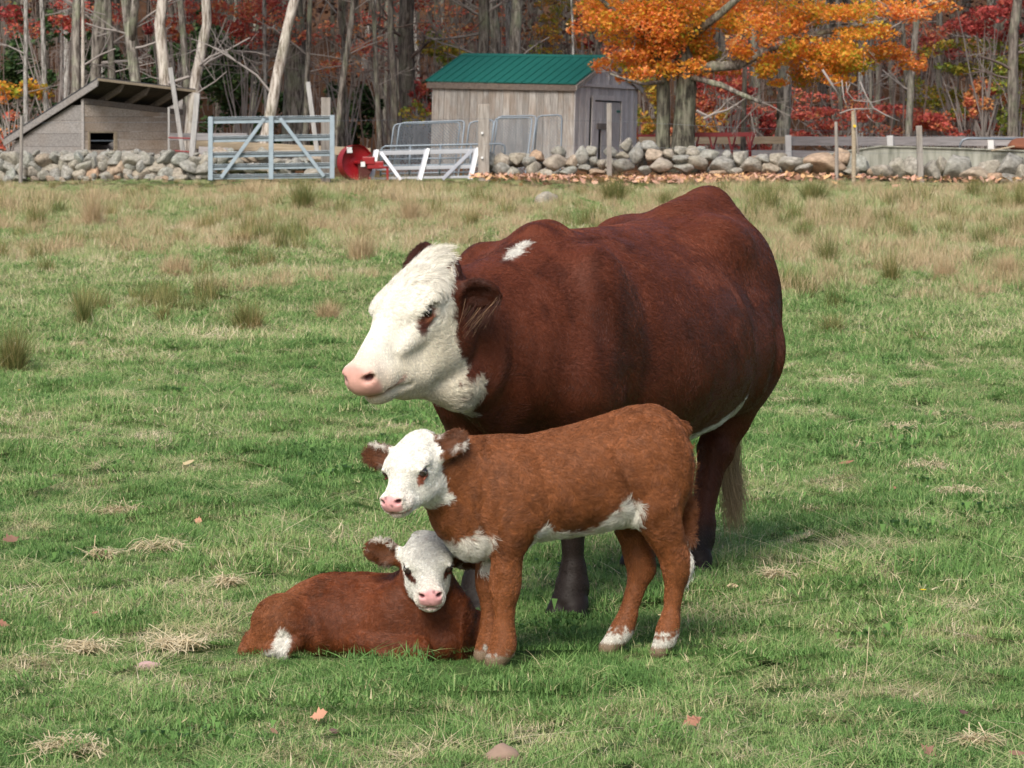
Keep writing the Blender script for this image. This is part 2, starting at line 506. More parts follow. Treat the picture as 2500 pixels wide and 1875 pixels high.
# ================================================================ ground
def build_ground():
    ys = np.unique(np.concatenate([np.arange(-12, 6, 3.), np.arange(6, 20, .25), np.arange(20, 80, .5), np.arange(80, 130, 2.), np.arange(130, 421, 10.)]))
    xs = np.unique(np.concatenate([np.arange(-160, -20, 10.), np.arange(-20, -6, 1.), np.arange(-6, 6, .3), np.arange(6, 20, 1.), np.arange(20, 161, 10.)]))
    X, Y = np.meshgrid(xs, ys, indexing='ij'); Z = gz(X, Y)
    V = np.stack([X, Y, Z], -1).reshape(-1, 3); nx, ny = X.shape
    i = np.arange(nx - 1)[:, None] * ny + np.arange(ny - 1)[None]
    F = np.stack([i, i + ny, i + ny + 1, i + 1], -1).reshape(-1, 4)
    o = bpy.data.objects.new('ground', mesh_np('ground', V, F, mat_ground())); link(o)
    tag(o, 'rough green pasture running back to the leaf-strewn woodland floor', kind='structure')
build_ground()

# ================================================================ foliage helpers
def leaf_cloud(C, R, n, size, r, tint_mu=.5, tint_sd=.2, hollow=0.0, flat=.6):
    """n leaf quads in an ellipsoid: centres C (3,), radii R (3,) -> verts (n*4,3), tints (n*4)"""
    d = r.normal(0, 1, (n, 3)); d /= np.linalg.norm(d, axis=1)[:, None]
    u = r.random(n) ** (1 / 3); u = hollow + (1 - hollow) * u
    c = np.array(C) + d * u[:, None] * np.array(R)
    return leaf_quads(c, size, r, tint_mu, tint_sd, flat)
def leaf_quads(c, size, r, tint_mu, tint_sd, flat=.6):
    n = len(c)
    nrm = r.normal(0, 1, (n, 3)); nrm[:, 2] = np.abs(nrm[:, 2]) + flat; nrm /= np.linalg.norm(nrm, axis=1)[:, None]
    a = np.cross(nrm, r.normal(0, 1, (n, 3))); a /= np.linalg.norm(a, axis=1)[:, None] + 1e-9; b = np.cross(nrm, a)
    s = (size * r.uniform(.6, 1.35, n))[:, None]
    V = np.stack([c - a * s * .5, c + b * s * .38 - nrm * s * .1, c + a * s * .55 - nrm * s * .05, c - b * s * .38 - nrm * s * .1], 1).reshape(-1, 3)
    t = np.clip(tint_mu + r.normal(0, tint_sd, n), 0, 1)
    return V, np.repeat(t, 4)
def quad_mesh(name, V, t, mat):
    F = np.arange(len(V)).reshape(-1, 4)
    return mesh_np(name, V, F, mat, False, {'tint': t})
def add_foliage(root, name, parts, mat):
    V = np.concatenate([p[0] for p in parts]); t = np.concatenate([p[1] for p in parts])
    o = bpy.data.objects.new(name, quad_mesh(name, V - np.array(root.location), t, mat)); link(o, root); return o
def wobble(a, b, n, amp, r):
    a = np.array(a, float); b = np.array(b, float); t = np.linspace(0, 1, n)[:, None]
    p = a + (b - a) * t; w = np.cumsum(r.normal(0, 1, (n, 3)), 0); w -= w[0]; w -= w[-1] * t
    return p + w * amp
def twig_tree(mb, p, d, L, rad, depth, r, n=5, spread=.7, kids=(2, 4)):
    """recursive bare branching"""
    d = norm(d); end = p + d * L
    pts = wobble(p, end, 4, L * .035, r)
    mb.tube(pts, list(np.linspace(rad, rad * .55, 4)), n if depth > 1 else 3, cap=False)
    if depth <= 0: return
    for _ in range(r.integers(*kids)):
        t = r.uniform(.35, 1.0); q = pts[min(3, int(t * 3))] * 1.0
        nd = d + r.normal(0, spread, 3); nd[2] += .12
        twig_tree(mb, q, nd, L * r.uniform(.45, .75), rad * .55, depth - 1, r, 4, spread, kids)

def shifted(mb, loc):
    l = np.array(loc, float); mb.v = [tuple(np.array(v) - l) for v in mb.v]; return mb
FR = np.random.default_rng(21)
TREE_GROUP = 'trees along the edge of the wood'
def tree(label, xb, xt, w, d, bark, yb=None, group=TREE_GROUP, fork=None, branches=5, top=11.0, crown=None, wt=None, twigs=True):
    """a trunk passing photo column xb at ground level and xt at the top edge of the photo"""
    base = ground(xb, d); pt = P(xt, 0, d)
    k = (pt - base) / (pt[2] - base[2])
    root = empty('tree', base, label, 'tree', group)
    r = np.random.default_rng(int(abs(xb) * 13 + d * 7) + 5)
    R = w / FPX * d / 2; Rt = (wt or w * .8) / FPX * d / 2
    hs = np.array([-.15, .0, .25, 1.0, 2.2, 3.6, 5.2, 7.5, top])
    pts = np.array([base + k * h for h in hs]); pts[3:] += r.normal(0, R * .18, (len(hs) - 3, 3)) * np.array((1, 1, 0))
    pts[5:] += r.normal(0, R * .35, (len(hs) - 5, 3)) * np.array((1, 1, 0))
    H = pt[2] - base[2]
    rad = [R * 1.5, R * 1.35, R * 1.12] + [max(R + (Rt - R) * min(h / H, 1.8), R * .3) for h in hs[3:]]
    m = MB(); m.tube([p - base for p in pts], rad, 12)
    if fork:
        for (h, dx) in fork:
            q = base + k * h - base; e = q + np.array((dx, r.uniform(-.4, .4), 4.5)); mf = MB(); mf.tube(wobble(q, e, 6, .05, r), list(np.linspace(R * .75, R * .4, 6)), 9); mf.build('fork', bark, root, smooth=True)
    m.build('trunk', bark, root, smooth=True)
    b = MB()
    for _ in range(branches):
        h = r.uniform(1.6, 7.5); q = k * h; s = r.choice((-1, 1))
        dd = np.array((s * r.uniform(.5, 1), r.uniform(-.6, .4), r.uniform(-.1, .7)))
        twig_tree(b, q, dd, r.uniform(.8, 1.9), R * r.uniform(.12, .3), 2, r)
    if branches: tag(b.build('branches', B_TWIG if bark is not B_DARK else B_TWIGD, root, smooth=True), kind='stuff')
    c = []
    for _ in range(5):
        ctr = base + k * r.uniform(top * .75, top * 1.15) + r.normal(0, 1.1, 3) * np.array((1, 1, .5))
        c.append(leaf_cloud(ctr, (1.5, 1.5, 1.0), 150, .34, r, .5, .3))
    add_foliage(root, 'crown', c, crown or L_DULL)
    return root

def forest():
    T = tree
    T('thin white birch trunk, first from the photo corner above the hut roof', 68, 60, 13, 84, B_BIRCH)
    T('slim pale mottled trunk leaning slightly over the low end of the hut roof', 122, 100, 14, 86, B_BIRCH)
    T('mossy grey trunk rising just behind the sloping hut roof', 184, 188, 25, 83, B_GREY)
    T('narrow pale snag between the mossy trunk and the thick forked trunk', 208, 202, 10, 82, B_PALE, branches=2)
    T('grey trunk with a fork low behind the peak of the hut', 226, 246, 30, 85, B_GREY, fork=[(2.6, .8)])
    T('grey trunk tilting beyond the high edge of the hut roof', 284, 266, 19, 84, B_GREY)
    T('rough forked grey trunk above the hut rafters', 344, 312, 30, 81, B_GREY, fork=[(3.2, .45)])
    T('straight pale barkless trunk rising behind the hut rafters', 398, 414, 33, 80, B_PALE, branches=3)
    T('reddish grey trunk crossing behind the leaning lichened trunk', 478, 442, 19, 84, B_GREY)
    T('lichened trunk leaning right with torn pale bark beside the hut', 452, 498, 29, 79, B_PALE, branches=4)
    T('broad dark grey trunk standing behind the blue gate', 722, 716, 62, 92, B_GREY, branches=8)
    T('leaning dead pale trunk split down one side behind the gate', 626, 722, 30, 78, B_PALE, branches=2)
    T('thin birch between the gate and the leaning dead trunk', 655, 646, 12, 90, B_BIRCH)
    T('slender knotty trunk right of the broad trunk by the gate post', 742, 758, 15, 86, B_GREY)
    T('slim trunk leaning right between gate and shed', 812, 862, 16, 84, B_GREY, branches=7)
    T('slender grey trunk above the red machine', 836, 838, 12, 93, B_GREY)
    T('thin straight trunk left of the chain-link panels', 930, 908, 13, 86, B_GREY)
    T('peeling brown trunk behind the chain-link panels', 966, 958, 18, 88, B_DARK)
    T('thick dark trunk just left of the wooden shed', 1004, 996, 44, 96, B_DARK, branches=8)
    T('thick grey trunk behind the shed roof, left one of a pair', 1168, 1186, 32, 95, B_GREY, branches=6)
    T('smooth grey trunk behind the shed roof, right one of a pair', 1206, 1200, 30, 97, B_GREY, branches=6)
    T('lone stout grey trunk standing above the middle of the green roof', 1250, 1264, 34, 94, B_GREY, branches=7)
    T('very thin pole-like trunk above the shed ridge', 1404, 1396, 7, 91, B_BIRCH, branches=2)
    T('slim light trunk standing behind the red metal frame', 1812, 1822, 13, 82, B_GREY, branches=3)
    T('stout lichened trunk with a twin, behind the grey plank fence', 1898, 1932, 36, 88, B_GREY, fork=[(1.2, .25)], branches=5)
    T('thin grey trunk in front of the red bushes, near the dead branches', 2124, 2128, 10, 96, B_GREY)
    T('grey trunk right of the dead branches', 2141, 2146, 14, 98, B_GREY)
    T('dim brown trunk among red leaves', 2178, 2174, 15, 100, B_DARK)
    T('slim grey trunk with a low fork leaning right over the fence', 2214, 2236, 19, 92, B_GREY, fork=[(1.5, -.35)])
    T('grey trunk between the yellow green sprays', 2296, 2290, 17, 99, B_GREY)
    T('dusky trunk behind red leaves at the wood edge', 2422, 2432, 16, 102, B_DARK)
    T('tall dark brown trunk at the far right by the bunker', 2468, 2482, 29, 90, B_DARK, branches=7)
    T('grey brown trunk behind the orange maple crown', 2050, 2048, 14, 99, B_GREY)
    r = np.random.default_rng(77)
    zones = [(110, 'over the low end of the hut roof'), (250, 'over the hut roof peak'), (420, 'over the hut rafters'), (560, 'left of the leaning dead trunk'), (710, 'behind the blue gate'), (860, 'above the red machine'), (1040, 'left of the wooden shed'),
             (1210, 'over the left half of the green roof'), (1400, 'over the right half of the green roof'), (1600, 'between shed and maple'), (1760, 'beside the maple trunks'), (1940, 'above the red metal frame'), (2120, 'above the middle of the fence'), (2300, 'behind the yellow green sprays'), (9999, 'near the right edge')]
    items = []
    for i in range(95):
        d = r.uniform(98, 150); x = r.uniform(-60, 2560); w = r.uniform(6, 22); b = [B_GREY, B_DARK, B_DARK, B_GREY, B_BIRCH][int(r.integers(0, 5))]
        lab = '%s %s trunk %s, %s' % ('thin' if w < 12 else 'stouter', {B_GREY: 'grey', B_DARK: 'dark', B_BIRCH: 'whitish'}[b], 'farthest back' if d > 125 else 'deep in the wood', [z[1] for z in zones if x < z[0]][0])
        items.append((x, x + r.normal(0, 14), w, d, b, lab))
    items.sort(key=lambda t: t[0]); seen = {}
    from collections import Counter
    tot = Counter(t[5] for t in items)
    for (x, xt, w, d, b, lab) in items:
        k = seen.get(lab, 0); seen[lab] = k + 1
        full = lab if tot[lab] == 1 else ('leftmost ', 'second ', 'third ', 'fourth ', 'fifth ')[min(k, 4)] + lab
        tree(full, x, xt, w, d, b, group='trunks deep inside the wood', branches=3, top=12)
forest()

def bush(label, px, py, rx, ry, d, mat, n, size=.115, group='leafy undergrowth trees in front of the wood', mu=.5, clumps=14, cat='bush', stems=True, name='bush'):
    base = ground(px, d); root = empty(name, base, label, cat, group)
    r = np.random.default_rng(int(px * 3 + py * 5 + d))
    s = d / FPX; parts = []
    c0 = P(px, py, d); stem = MB()
    for i in range(clumps):
        o = np.array((r.uniform(-1, 1) * rx * s, r.uniform(-1, 1) * rx * s * .7, r.uniform(-1, 1) * ry * s))
        c = c0 + o; c[2] = max(c[2], base[2] + .15)
        rr = np.array((rx, rx, ry)) * s * r.uniform(.22, .45); rr[2] = max(rr[2], .14)
        parts.append(leaf_cloud(c, rr, int(n / clumps), size, r, np.clip(mu + r.normal(0, .2), 0, 1), .22))
        if stems:
            q = wobble((r.normal(0, .1), r.normal(0, .1), 0), c - base, 5, .06, r); stem.tube(q, list(np.linspace(.028, .008, 5)), 4, cap=False)
            for _ in range(2): twig_tree(stem, q[3], r.normal(0, 1, 3), rr[0] * .9, .010, 1, r)
    add_foliage(root, 'foliage', parts, mat)
    if stems: tag(stem.build('stems', B_TWIG, root), kind='stuff')
    return root
def understory():
    B = bush
    B('bright red leafy sprays at the top, above the hut', 150, 30, 130, 45, 88, L_RED, 1500)
    B('red foliage high between the pale trunks', 420, 50, 70, 50, 90, L_RED, 900)
    B('wide crimson foliage hanging above the blue gate', 600, 45, 140, 55, 91, L_RED, 2000)
    B('gold and orange leaves beside the birch at the left edge', 30, 215, 75, 35, 86, L_ORANGE, 700, mu=.35)
    B('small orange red leaves low behind the hut', 40, 320, 70, 40, 90, L_RED, 500, mu=.8)
    B('scattered orange leaves above the red machine', 850, 110, 60, 60, 95, L_RED, 500, mu=.9)
    B('dull red twigs and leaves left of the green roof', 960, 60, 90, 60, 98, L_RED, 700, mu=.7)
    B('yellow green spray of leaves touching the roof ridge', 1085, 115, 65, 35, 97, L_YELLOW, 900, mu=.4)
    B('small red bush at the corner of the shed', 1030, 240, 26, 40, 92, L_RED, 350, mu=.4)
    B('yellow leafed bush low by the chain-link panels', 1010, 280, 30, 26, 90, L_YELLOW, 220, mu=.4)
    B('rusty red leaves over the middle of the roof', 1180, 60, 120, 50, 101, L_RED, 900, mu=.8)
    B('golden leaves over the shed ridge', 1370, 110, 70, 45, 98, L_YELLOW, 900, mu=.75)
    B('pinkish red leaves right of the golden ones', 1450, 100, 50, 70, 97, L_RED, 700, mu=.5)
    B('golden leaf spray at the top above the shed', 1360, 30, 50, 30, 99, L_YELLOW, 500, mu=.6)
    B('yellow and orange bush between shed and maple trunk', 1578, 270, 32, 80, 92, L_YELLOW, 1100, mu=.75)
    B('red bush low behind the maple trunk', 1590, 330, 45, 25, 95, L_RED, 400, mu=.6)
    B('scarlet bush right of the maple trunk', 1770, 220, 85, 50, 92, L_RED, 1800, mu=.45)
    B('deep scarlet bush above the red metal frame', 1800, 305, 85, 40, 94, L_RED, 1300, mu=.35)
    B('small golden bush in front of the scarlet one', 1740, 300, 34, 26, 91, L_YELLOW, 350, mu=.8)
    B('low red bushes behind the fence boards', 1800, 365, 120, 16, 95, L_RED, 900, mu=.45)
    B('long low red bush behind the grey fence', 2050, 305, 150, 38, 96, L_RED, 2200, mu=.55)
    B('red brush above the long low bush', 2040, 250, 110, 30, 99, L_RED, 700, mu=.5)
    B('orange red spray beside the slim leaning trunk', 2245, 110, 55, 75, 96, L_RED, 1000, mu=.85)
    B('deep crimson foliage at the top right corner', 2400, 35, 140, 50, 92, L_RED, 2400, mu=.25)
    B('crimson leaves beneath the top right foliage', 2340, 100, 90, 35, 94, L_RED, 900, mu=.35)
    B('yellow green layered foliage in the upper right', 2370, 150, 100, 45, 93, L_YELLOW, 1500, mu=.25)
    B('yellow green layered foliage over the red bushes', 2290, 245, 80, 50, 94, L_YELLOW, 1200, mu=.3)
    B('orange red bush in front of the dark trunk', 2410, 235, 50, 45, 92, L_RED, 900, mu=.85)
    B('broad red bush low behind the bunker', 2350, 305, 110, 32, 93, L_RED, 1900, mu=.55)
    B('olive yellow bush at the right edge', 2490, 210, 50, 90, 91, L_YELLOW, 1300, mu=.25)
    B('low yellow bush at the right edge by the fence', 2480, 300, 50, 40, 94, L_YELLOW, 600, mu=.35)
    g = 'dark evergreen saplings behind the hut and gate'
    labs = ['low behind the hut roof', 'between the mossy and forked trunks', 'above the hut rafters', 'behind the pale barkless trunk', 'left of the leaning dead trunk', 'right behind the blue gate', 'above the red machine', 'near the top left corner', 'at the foot of the broad grey trunk', 'left of the wooden shed']
    for i, (x, y, rx, ry) in enumerate([(60, 270, 80, 90), (250, 150, 60, 90), (330, 250, 60, 80), (430, 170, 60, 110), (540, 150, 80, 110), (600, 260, 90, 80), (860, 280, 60, 70), (100, 120, 80, 90), (700, 290, 70, 60), (1060, 260, 40, 60)]):
        bush('dark evergreen sapling ' + labs[i], x, y, rx, ry, 95 + (i * 37 % 7), L_GREEN, 2000, .15, g, .5, 16, 'sapling', False, 'sapling')
understory()

def brush_mass():
    """thin leafless stems of the deep wood that read as one mass"""
    r = np.random.default_rng(5); m = MB()
    for i in range(480):
        d = r.uniform(92, 125); x = r.uniform(-80, 2580); b = ground(x, d)
        e = b + np.array((r.normal(0, .5), r.normal(0, .4), r.uniform(2, 6.5)))
        q = wobble(b, e, 5, .05, r); m.tube(q, list(np.linspace(.026, .008, 5)), 3, cap=False)
        for _ in range(3):
            t = int(r.integers(1, 5)); s = q[t]; e2 = s + np.array((r.normal(0, .8), r.normal(0, .4), r.uniform(-.1, .9)))
            m.tube(wobble(s, e2, 4, .04, r), [.011, .009, .006, .003], 3, cap=False)
    o = m.build('undergrowth', B_TWIGD); tag(o, 'tangle of thin leafless grey stems filling the wood', kind='stuff')
    parts = []
    for i in range(260):
        d = r.uniform(108, 190); x = r.uniform(-300, 2800); b = ground(x, d)
        parts.append(leaf_cloud(b + np.array((0, 0, r.uniform(.3, 7.))), (2.0, 1.5, .7), 130, .20, r, np.clip(r.normal(.35, .25), 0, 1), .2))
    V = np.concatenate([p[0] for p in parts]); t = np.concatenate([p[1] for p in parts])
    o = bpy.data.objects.new('distant_woods', quad_mesh('distant_woods', V, t, L_DULL)); link(o); tag(o, 'dim reddish brown foliage deep inside the wood', kind='stuff')
    V, t = [], []
    n = 8000
    c = np.stack([r.uniform(-42, 42, n), r.uniform(93, 200, n), r.uniform(9.5, 16, n)], 1); c[:, 2] += gz(c[:, 0], c[:, 1])
    V, t = leaf_quads(c, .75, r, .5, .3, 1.2)  # unseen leaves added overhead to darken the wood
    o = bpy.data.objects.new('woodland_canopy', quad_mesh('woodland_canopy', V, t, L_DULL)); link(o); tag(o, 'autumn tree canopy added out of view over the wood to shade it', kind='stuff')
    # far trunks on the hillside
    m = MB()
    for i in range(420):
        d = r.uniform(125, 230); x = r.uniform(-400, 2900); b = ground(x, d)
        m.tube([b, b + np.array((r.normal(0, .3), 0, 14))], [r.uniform(.1, .28), .08], 5, cap=False)
    o = m.build('far_trunks', B_DARK); tag(o, 'crowded dark trunks in the depth of the wood', kind='stuff')
brush_mass()
# ================================================================ weathered timber and metal
def mat_wood(name, c0, c1, c2, axis='z', warm=.25, rough=.9):
    m, nt, b = new_mat(name)
    p = obj_co(nt)
    at = nn(nt, 'ShaderNodeObjectInfo')
    off = nt.nodes.new('ShaderNodeVectorMath'); off.operation = 'MULTIPLY_ADD'
    cmb = nt.nodes.new('ShaderNodeCombineXYZ')
    for i in range(3): nt.links.new(at.outputs['Random'], cmb.inputs[i])
    nt.links.new(cmb.outputs[0], off.inputs[0]); off.inputs[1].default_value = (37, 53, 71); nt.links.new(p, off.inputs[2])
    sc = {'z': (14, 14, 1.0), 'x': (1.0, 14, 14)}[axis]
    q = mapping(nt, off.outputs[0], sc)
    g = noise(nt, q, 2.2, 6, .65, .5); k = noise(nt, off.outputs[0], 1.6, 3, .5, .3); f = noise(nt, q, 9., 3)
    c = ramp(nt, g, [(.28, c0), (.5, c1), (.72, c2)])
    c = mixc(nt, ramp(nt, k, [(.45, 0.0), (.75, warm)]), c, (.30, .20, .12))
    c = mixc(nt, ramp(nt, f, [(.55, 0.0), (.8, .25)]), c, (.06, .055, .05))
    hs = nt.nodes.new('ShaderNodeHueSaturation'); nt.links.new(c, hs.inputs['Color'])
    mr = nt.nodes.new('ShaderNodeMapRange'); nt.links.new(at.outputs['Random'], mr.inputs[0]); mr.inputs[3].default_value = .78; mr.inputs[4].default_value = 1.18
    nt.links.new(mr.outputs[0], hs.inputs['Value'])
    nt.links.new(hs.outputs[0], b.inputs['Base Color']); b.inputs['Roughness'].default_value = rough; b.inputs['Specular IOR Level'].default_value = .2
    bump(nt, g, .5, .01, b)
    return m
W_GREY = mat_wood('wood_silver', (.19, .175, .16), (.37, .35, .325), (.56, .54, .51), 'z', .45)
W_GABLE = mat_wood('wood_silver_pale', (.40, .39, .38), (.62, .60, .585), (.78, .76, .74), 'z', .08)  # pale boards, tone raised to make up for weak sun on this end
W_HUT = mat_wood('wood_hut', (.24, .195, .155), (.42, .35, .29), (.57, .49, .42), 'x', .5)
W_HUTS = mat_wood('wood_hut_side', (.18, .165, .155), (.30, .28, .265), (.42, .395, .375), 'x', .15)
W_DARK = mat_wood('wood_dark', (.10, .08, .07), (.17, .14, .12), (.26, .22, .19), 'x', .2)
W_BLACK = mat_wood('wood_blackish', (.03, .027, .025), (.06, .053, .048), (.10, .09, .08), 'x', .1)  # near-black boards for the underside of the hut roof
W_POST = mat_wood('wood_post', (.16, .14, .125), (.26, .235, .21), (.38, .35, .32), 'z', .2)
W_RAIL = mat_wood('wood_rail', (.20, .19, .19), (.31, .295, .30), (.42, .40, .40), 'x', .1)
W_BEAM = mat_wood('wood_beam', (.22, .18, .13), (.34, .28, .20), (.46, .38, .28), 'x', .3)
W_WHITE = mat_wood('wood_whitewashed', (.22, .21, .20), (.34, .33, .32), (.45, .44, .42), 'z', .1)
def mat_paint(name, col, rough=.45, metal=0.0, dirt=.25, spec=.5):
    m, nt, b = new_mat(name); p = obj_co(nt); n = noise(nt, p, 5., 5, .6)
    c = mixc(nt, ramp(nt, n, [(.45, 0.0), (.75, dirt)]), col, tuple(v * .55 for v in col))
    nt.links.new(c, b.inputs['Base Color']); b.inputs['Roughness'].default_value = rough; b.inputs['Metallic'].default_value = metal
    b.inputs['Specular IOR Level'].default_value = spec
    return m
P_GATE = mat_paint('galvanised_gate', (.31, .38, .43), .5, .15, .5)
P_ALU = mat_paint('weathered_aluminium', (.42, .43, .46), .45, .3)
P_TUBE = mat_paint('galvanised_tube', (.20, .235, .27), .45, .4)
P_GREEN = mat_paint('green_roof_metal', (.020, .165, .138), .35, .0, .12)
P_RED = mat_paint('red_machine_paint', (.26, .010, .014), .35, .0, .35)
P_REDD = mat_paint('dark_red_frame_paint', (.22, .02, .022), .5)
P_WHITE = mat_paint('white_paint', (.72, .72, .70), .6)
P_DARKM = mat_paint('dark_sheet_metal', (.06, .06, .065), .5, .3)
def mat_concrete():
    m, nt, b = new_mat('concrete'); p = obj_co(nt); n = noise(nt, mapping(nt, p, (2, 2, .35)), 3., 6, .65); f = noise(nt, p, 40., 3)
    c = ramp(nt, n, [(.3, (.15, .155, .12)), (.5, (.30, .30, .25)), (.7, (.40, .395, .34))])
    nt.links.new(c, b.inputs['Base Color']); b.inputs['Roughness'].default_value = .9; bump(nt, f, .3, .01, b); return m
M_CONC = mat_concrete()
def mat_stone():
    m, nt, b = new_mat('fieldstone'); p = obj_co(nt); at = nn(nt, 'ShaderNodeObjectInfo')
    off = nt.nodes.new('ShaderNodeVectorMath'); off.operation = 'MULTIPLY_ADD'; cmb = nt.nodes.new('ShaderNodeCombineXYZ')
    for i in range(3): nt.links.new(at.outputs['Random'], cmb.inputs[i])
    nt.links.new(cmb.outputs[0], off.inputs[0]); off.inputs[1].default_value = (17, 29, 43); nt.links.new(p, off.inputs[2])
    n1 = noise(nt, off.outputs[0], 1.4, 5, .6); n2 = noise(nt, off.outputs[0], 5.5, 5, .7); n3 = noise(nt, off.outputs[0], 14., 4)
    c = ramp(nt, n2, [(.28, (.12, .115, .10)), (.5, (.30, .29, .26)), (.75, (.50, .49, .45))])
    c = mixc(nt, ramp(nt, n1, [(.45, 0.0), (.65, .4)]), c, (.25, .255, .20))
    tone = ramp(nt, at.outputs['Random'], [(0, (.80, .78, .76)), (.3, (1, 1, 1)), (.55, (1.08, .98, .88)), (.75, (.9, .95, .95)), (.93, (1.15, .95, .8)), (.97, (1.25, .85, .62)), (1, (1, 1, 1))])
    c = mixc(nt, 1.0, c, tone, 'MULTIPLY')
    nt.links.new(c, b.inputs['Base Color']); b.inputs['Roughness'].default_value = .92; b.inputs['Specular IOR Level'].default_value = .2
    bump(nt, n3, .6, .03, b); return m
M_STONE = mat_stone()

# ================================================================ stones
def stone_meshes():
    import bmesh
    out = []
    r = np.random.default_rng(9)
    for i in range(14):
        bm = bmesh.new(); bmesh.ops.create_icosphere(bm, subdivisions=3, radius=.5)
        V = np.array([v.co[:] for v in bm.verts])
        V = V * (1 + .22 * vnoise(V, 2.2, 100 + i) + .10 * vnoise(V, 5., 140 + i))[:, None]
        for _ in range(11):                                   # flat cleavage faces
            n = norm(r.normal(0, 1, 3)); h = r.uniform(.24, .40); d = V @ n; V = V - np.outer(np.maximum(d - h, 0) * .93, n)
        V = V * (1 + .03 * vnoise(V, 9., 180 + i))[:, None]
        V = V / (V.max(0) - V.min(0))
        for v, c in zip(bm.verts, V): v.co = c
        me = bpy.data.meshes.new('stone'); bm.to_mesh(me); bm.free()
        me.polygons.foreach_set('use_smooth', [True] * len(me.polygons)); me.materials.append(M_STONE)
        out.append(me)
    return out
STONES = stone_meshes()
def stone(parent, p, size, r, name='stone', tilt=.35):
    o = bpy.data.objects.new(name, STONES[int(r.integers(0, len(STONES)))]); link(o, parent)
    loc = np.array(p) - (np.array(parent.location) if parent else 0)
    o.location = tuple(float(v) for v in loc); o.scale = tuple(float(v) for v in size)
    o.rotation_euler = (r.normal(0, tilt * .4), r.normal(0, tilt), r.normal(0, .25))
    return o
def walls():
    r = np.random.default_rng(4)
    D = 70.5; root = empty('stone_wall', ground(250, D), 'low dry stone wall of small rubble in front of the weathered hut', 'stone wall')
    s = FPX / D
    y0 = 440
    for row, (cy, hh, ww) in enumerate([(428, 26, 30), (408, 26, 34), (390, 25, 36)]):
        x = -60
        while x < 512 - row * 3:
            w = ww * r.uniform(.65, 1.45); h = hh * r.uniform(.75, 1.35)
            py = cy + r.normal(0, 2.5) + (4 if x > 400 and row == 2 else 0)
            d = D + r.normal(0, .05) + row * .06
            stone(root, P(x + w / 2, py, d), (w * 1.22 / s, h / s * 1.5, h * 1.3 / s), r)
            x += w * .93
    for k in range(26):                                       # back course
        stone(root, P(-50 + k * 22, 392 + r.normal(0, 4), D + .5), (.34, .3, .28), r); 
    for k in range(34):                                       # loose stones on top and at the foot
        stone(root, P(r.uniform(-40, 500), 378 + r.normal(0, 3), D + .15), (r.uniform(.12, .24), .2, r.uniform(.10, .18)), r)
        stone(root, P(r.uniform(-40, 500), 437 + r.normal(0, 3), D - .25), (r.uniform(.12, .26), .2, r.uniform(.10, .16)), r)
    # stones heaped behind the blue gate
    h = empty('stone_heap', ground(660, 72.5), 'tumbled stones lying behind the bars of the blue gate', 'stone heap')
    for k in range(46):
        x = r.uniform(515, 800); stone(h, P(x, 425 - r.uniform(0, 1) * (48 if x < 640 else 40), 72.5 + r.uniform(-.3, .4)), (r.uniform(.25, .6), .35, r.uniform(.16, .3)), r)
    # boulder wall
    w = empty('stone_wall', ground(1850, 70.0), 'rough wall of large rounded boulders running right from the thick wooden post', 'stone wall')
    BL = [(1198, 397, 30, 45), (1223, 399, 42, 45), (1225, 418, 48, 34), (1263, 385, 42, 30), (1248, 424, 36, 26), (1290, 398, 36, 34), (1303, 414, 42, 40), (1313, 383, 38, 28), (1335, 425, 40, 22), (1357, 399, 66, 40),
          (1365, 375, 36, 30), (1385, 420, 44, 26), (1395, 398, 34, 34), (1417, 383, 38, 44), (1444, 371, 32, 27), (1450, 396, 24, 26), (1468, 402, 24, 28), (1430, 411, 30, 18), (1455, 420, 38, 16), (1490, 376, 36, 30), (1490, 402, 30, 34),
          (1526, 356, 32, 34), (1552, 380, 36, 52), (1588, 358, 46, 32), (1597, 381, 50, 31), (1522, 407, 58, 34), (1519, 381, 34, 22), (1572, 416, 32, 24), (1608, 407, 58, 34), (1632, 380, 30, 30), (1661, 367, 32, 24), (1661, 391, 46, 28),
          (1665, 410, 56, 24), (1694, 373, 38, 34), (1708, 398, 56, 32), (1733, 380, 46, 28), (1763, 402, 56, 38), (1777, 380, 30, 22), (1807, 385, 42, 38), (1832, 402, 54, 34), (1794, 420, 40, 18), (1750, 424, 46, 18), (1880, 412, 44, 30), (1899, 388, 44, 34),
          (1927, 402, 66, 44), (1862, 390, 34, 26), (1960, 418, 44, 22), (2007, 404, 88, 44), (2054, 392, 42, 36), (2100, 409, 46, 38), (2078, 424, 40, 22), (2130, 425, 30, 20), (2159, 428, 52, 30), (2192, 415, 42, 42), (2230, 419, 46, 44), (2275, 423, 40, 46),
          (2300, 415, 28, 38), (2334, 417, 62, 50), (2380, 434, 72, 36), (2415, 415, 46, 36), (2426, 442, 36, 28), (2465, 411, 58, 48), (2465, 446, 52, 28), (2497, 436, 34, 40), (2530, 415, 60, 50), (2560, 440, 50, 34)]
    for (x, y, a, b) in BL:
        if x > 1950: a, b, y = a * 1.15, b * 1.2, y - 5
        d = 69.6 + (440 - y) / 100 * .7 + r.normal(0, .04); s2 = FPX / d
        stone(w, P(x, y, d), (a * 1.06 / s2, max(a, b) * .95 / s2, b * 1.08 / s2), r, tilt=.12)
    for k in range(56):                                       # smaller stones packed behind and between
        x = 1195 + k * 24.5; top = 352 if 1500 < x < 1720 else (372 if x < 1900 else 405)
        stone(w, P(x + r.normal(0, 5), r.uniform(top + 16, 428), 70.45), (r.uniform(.25, .42), .35, r.uniform(.2, .34)), r)
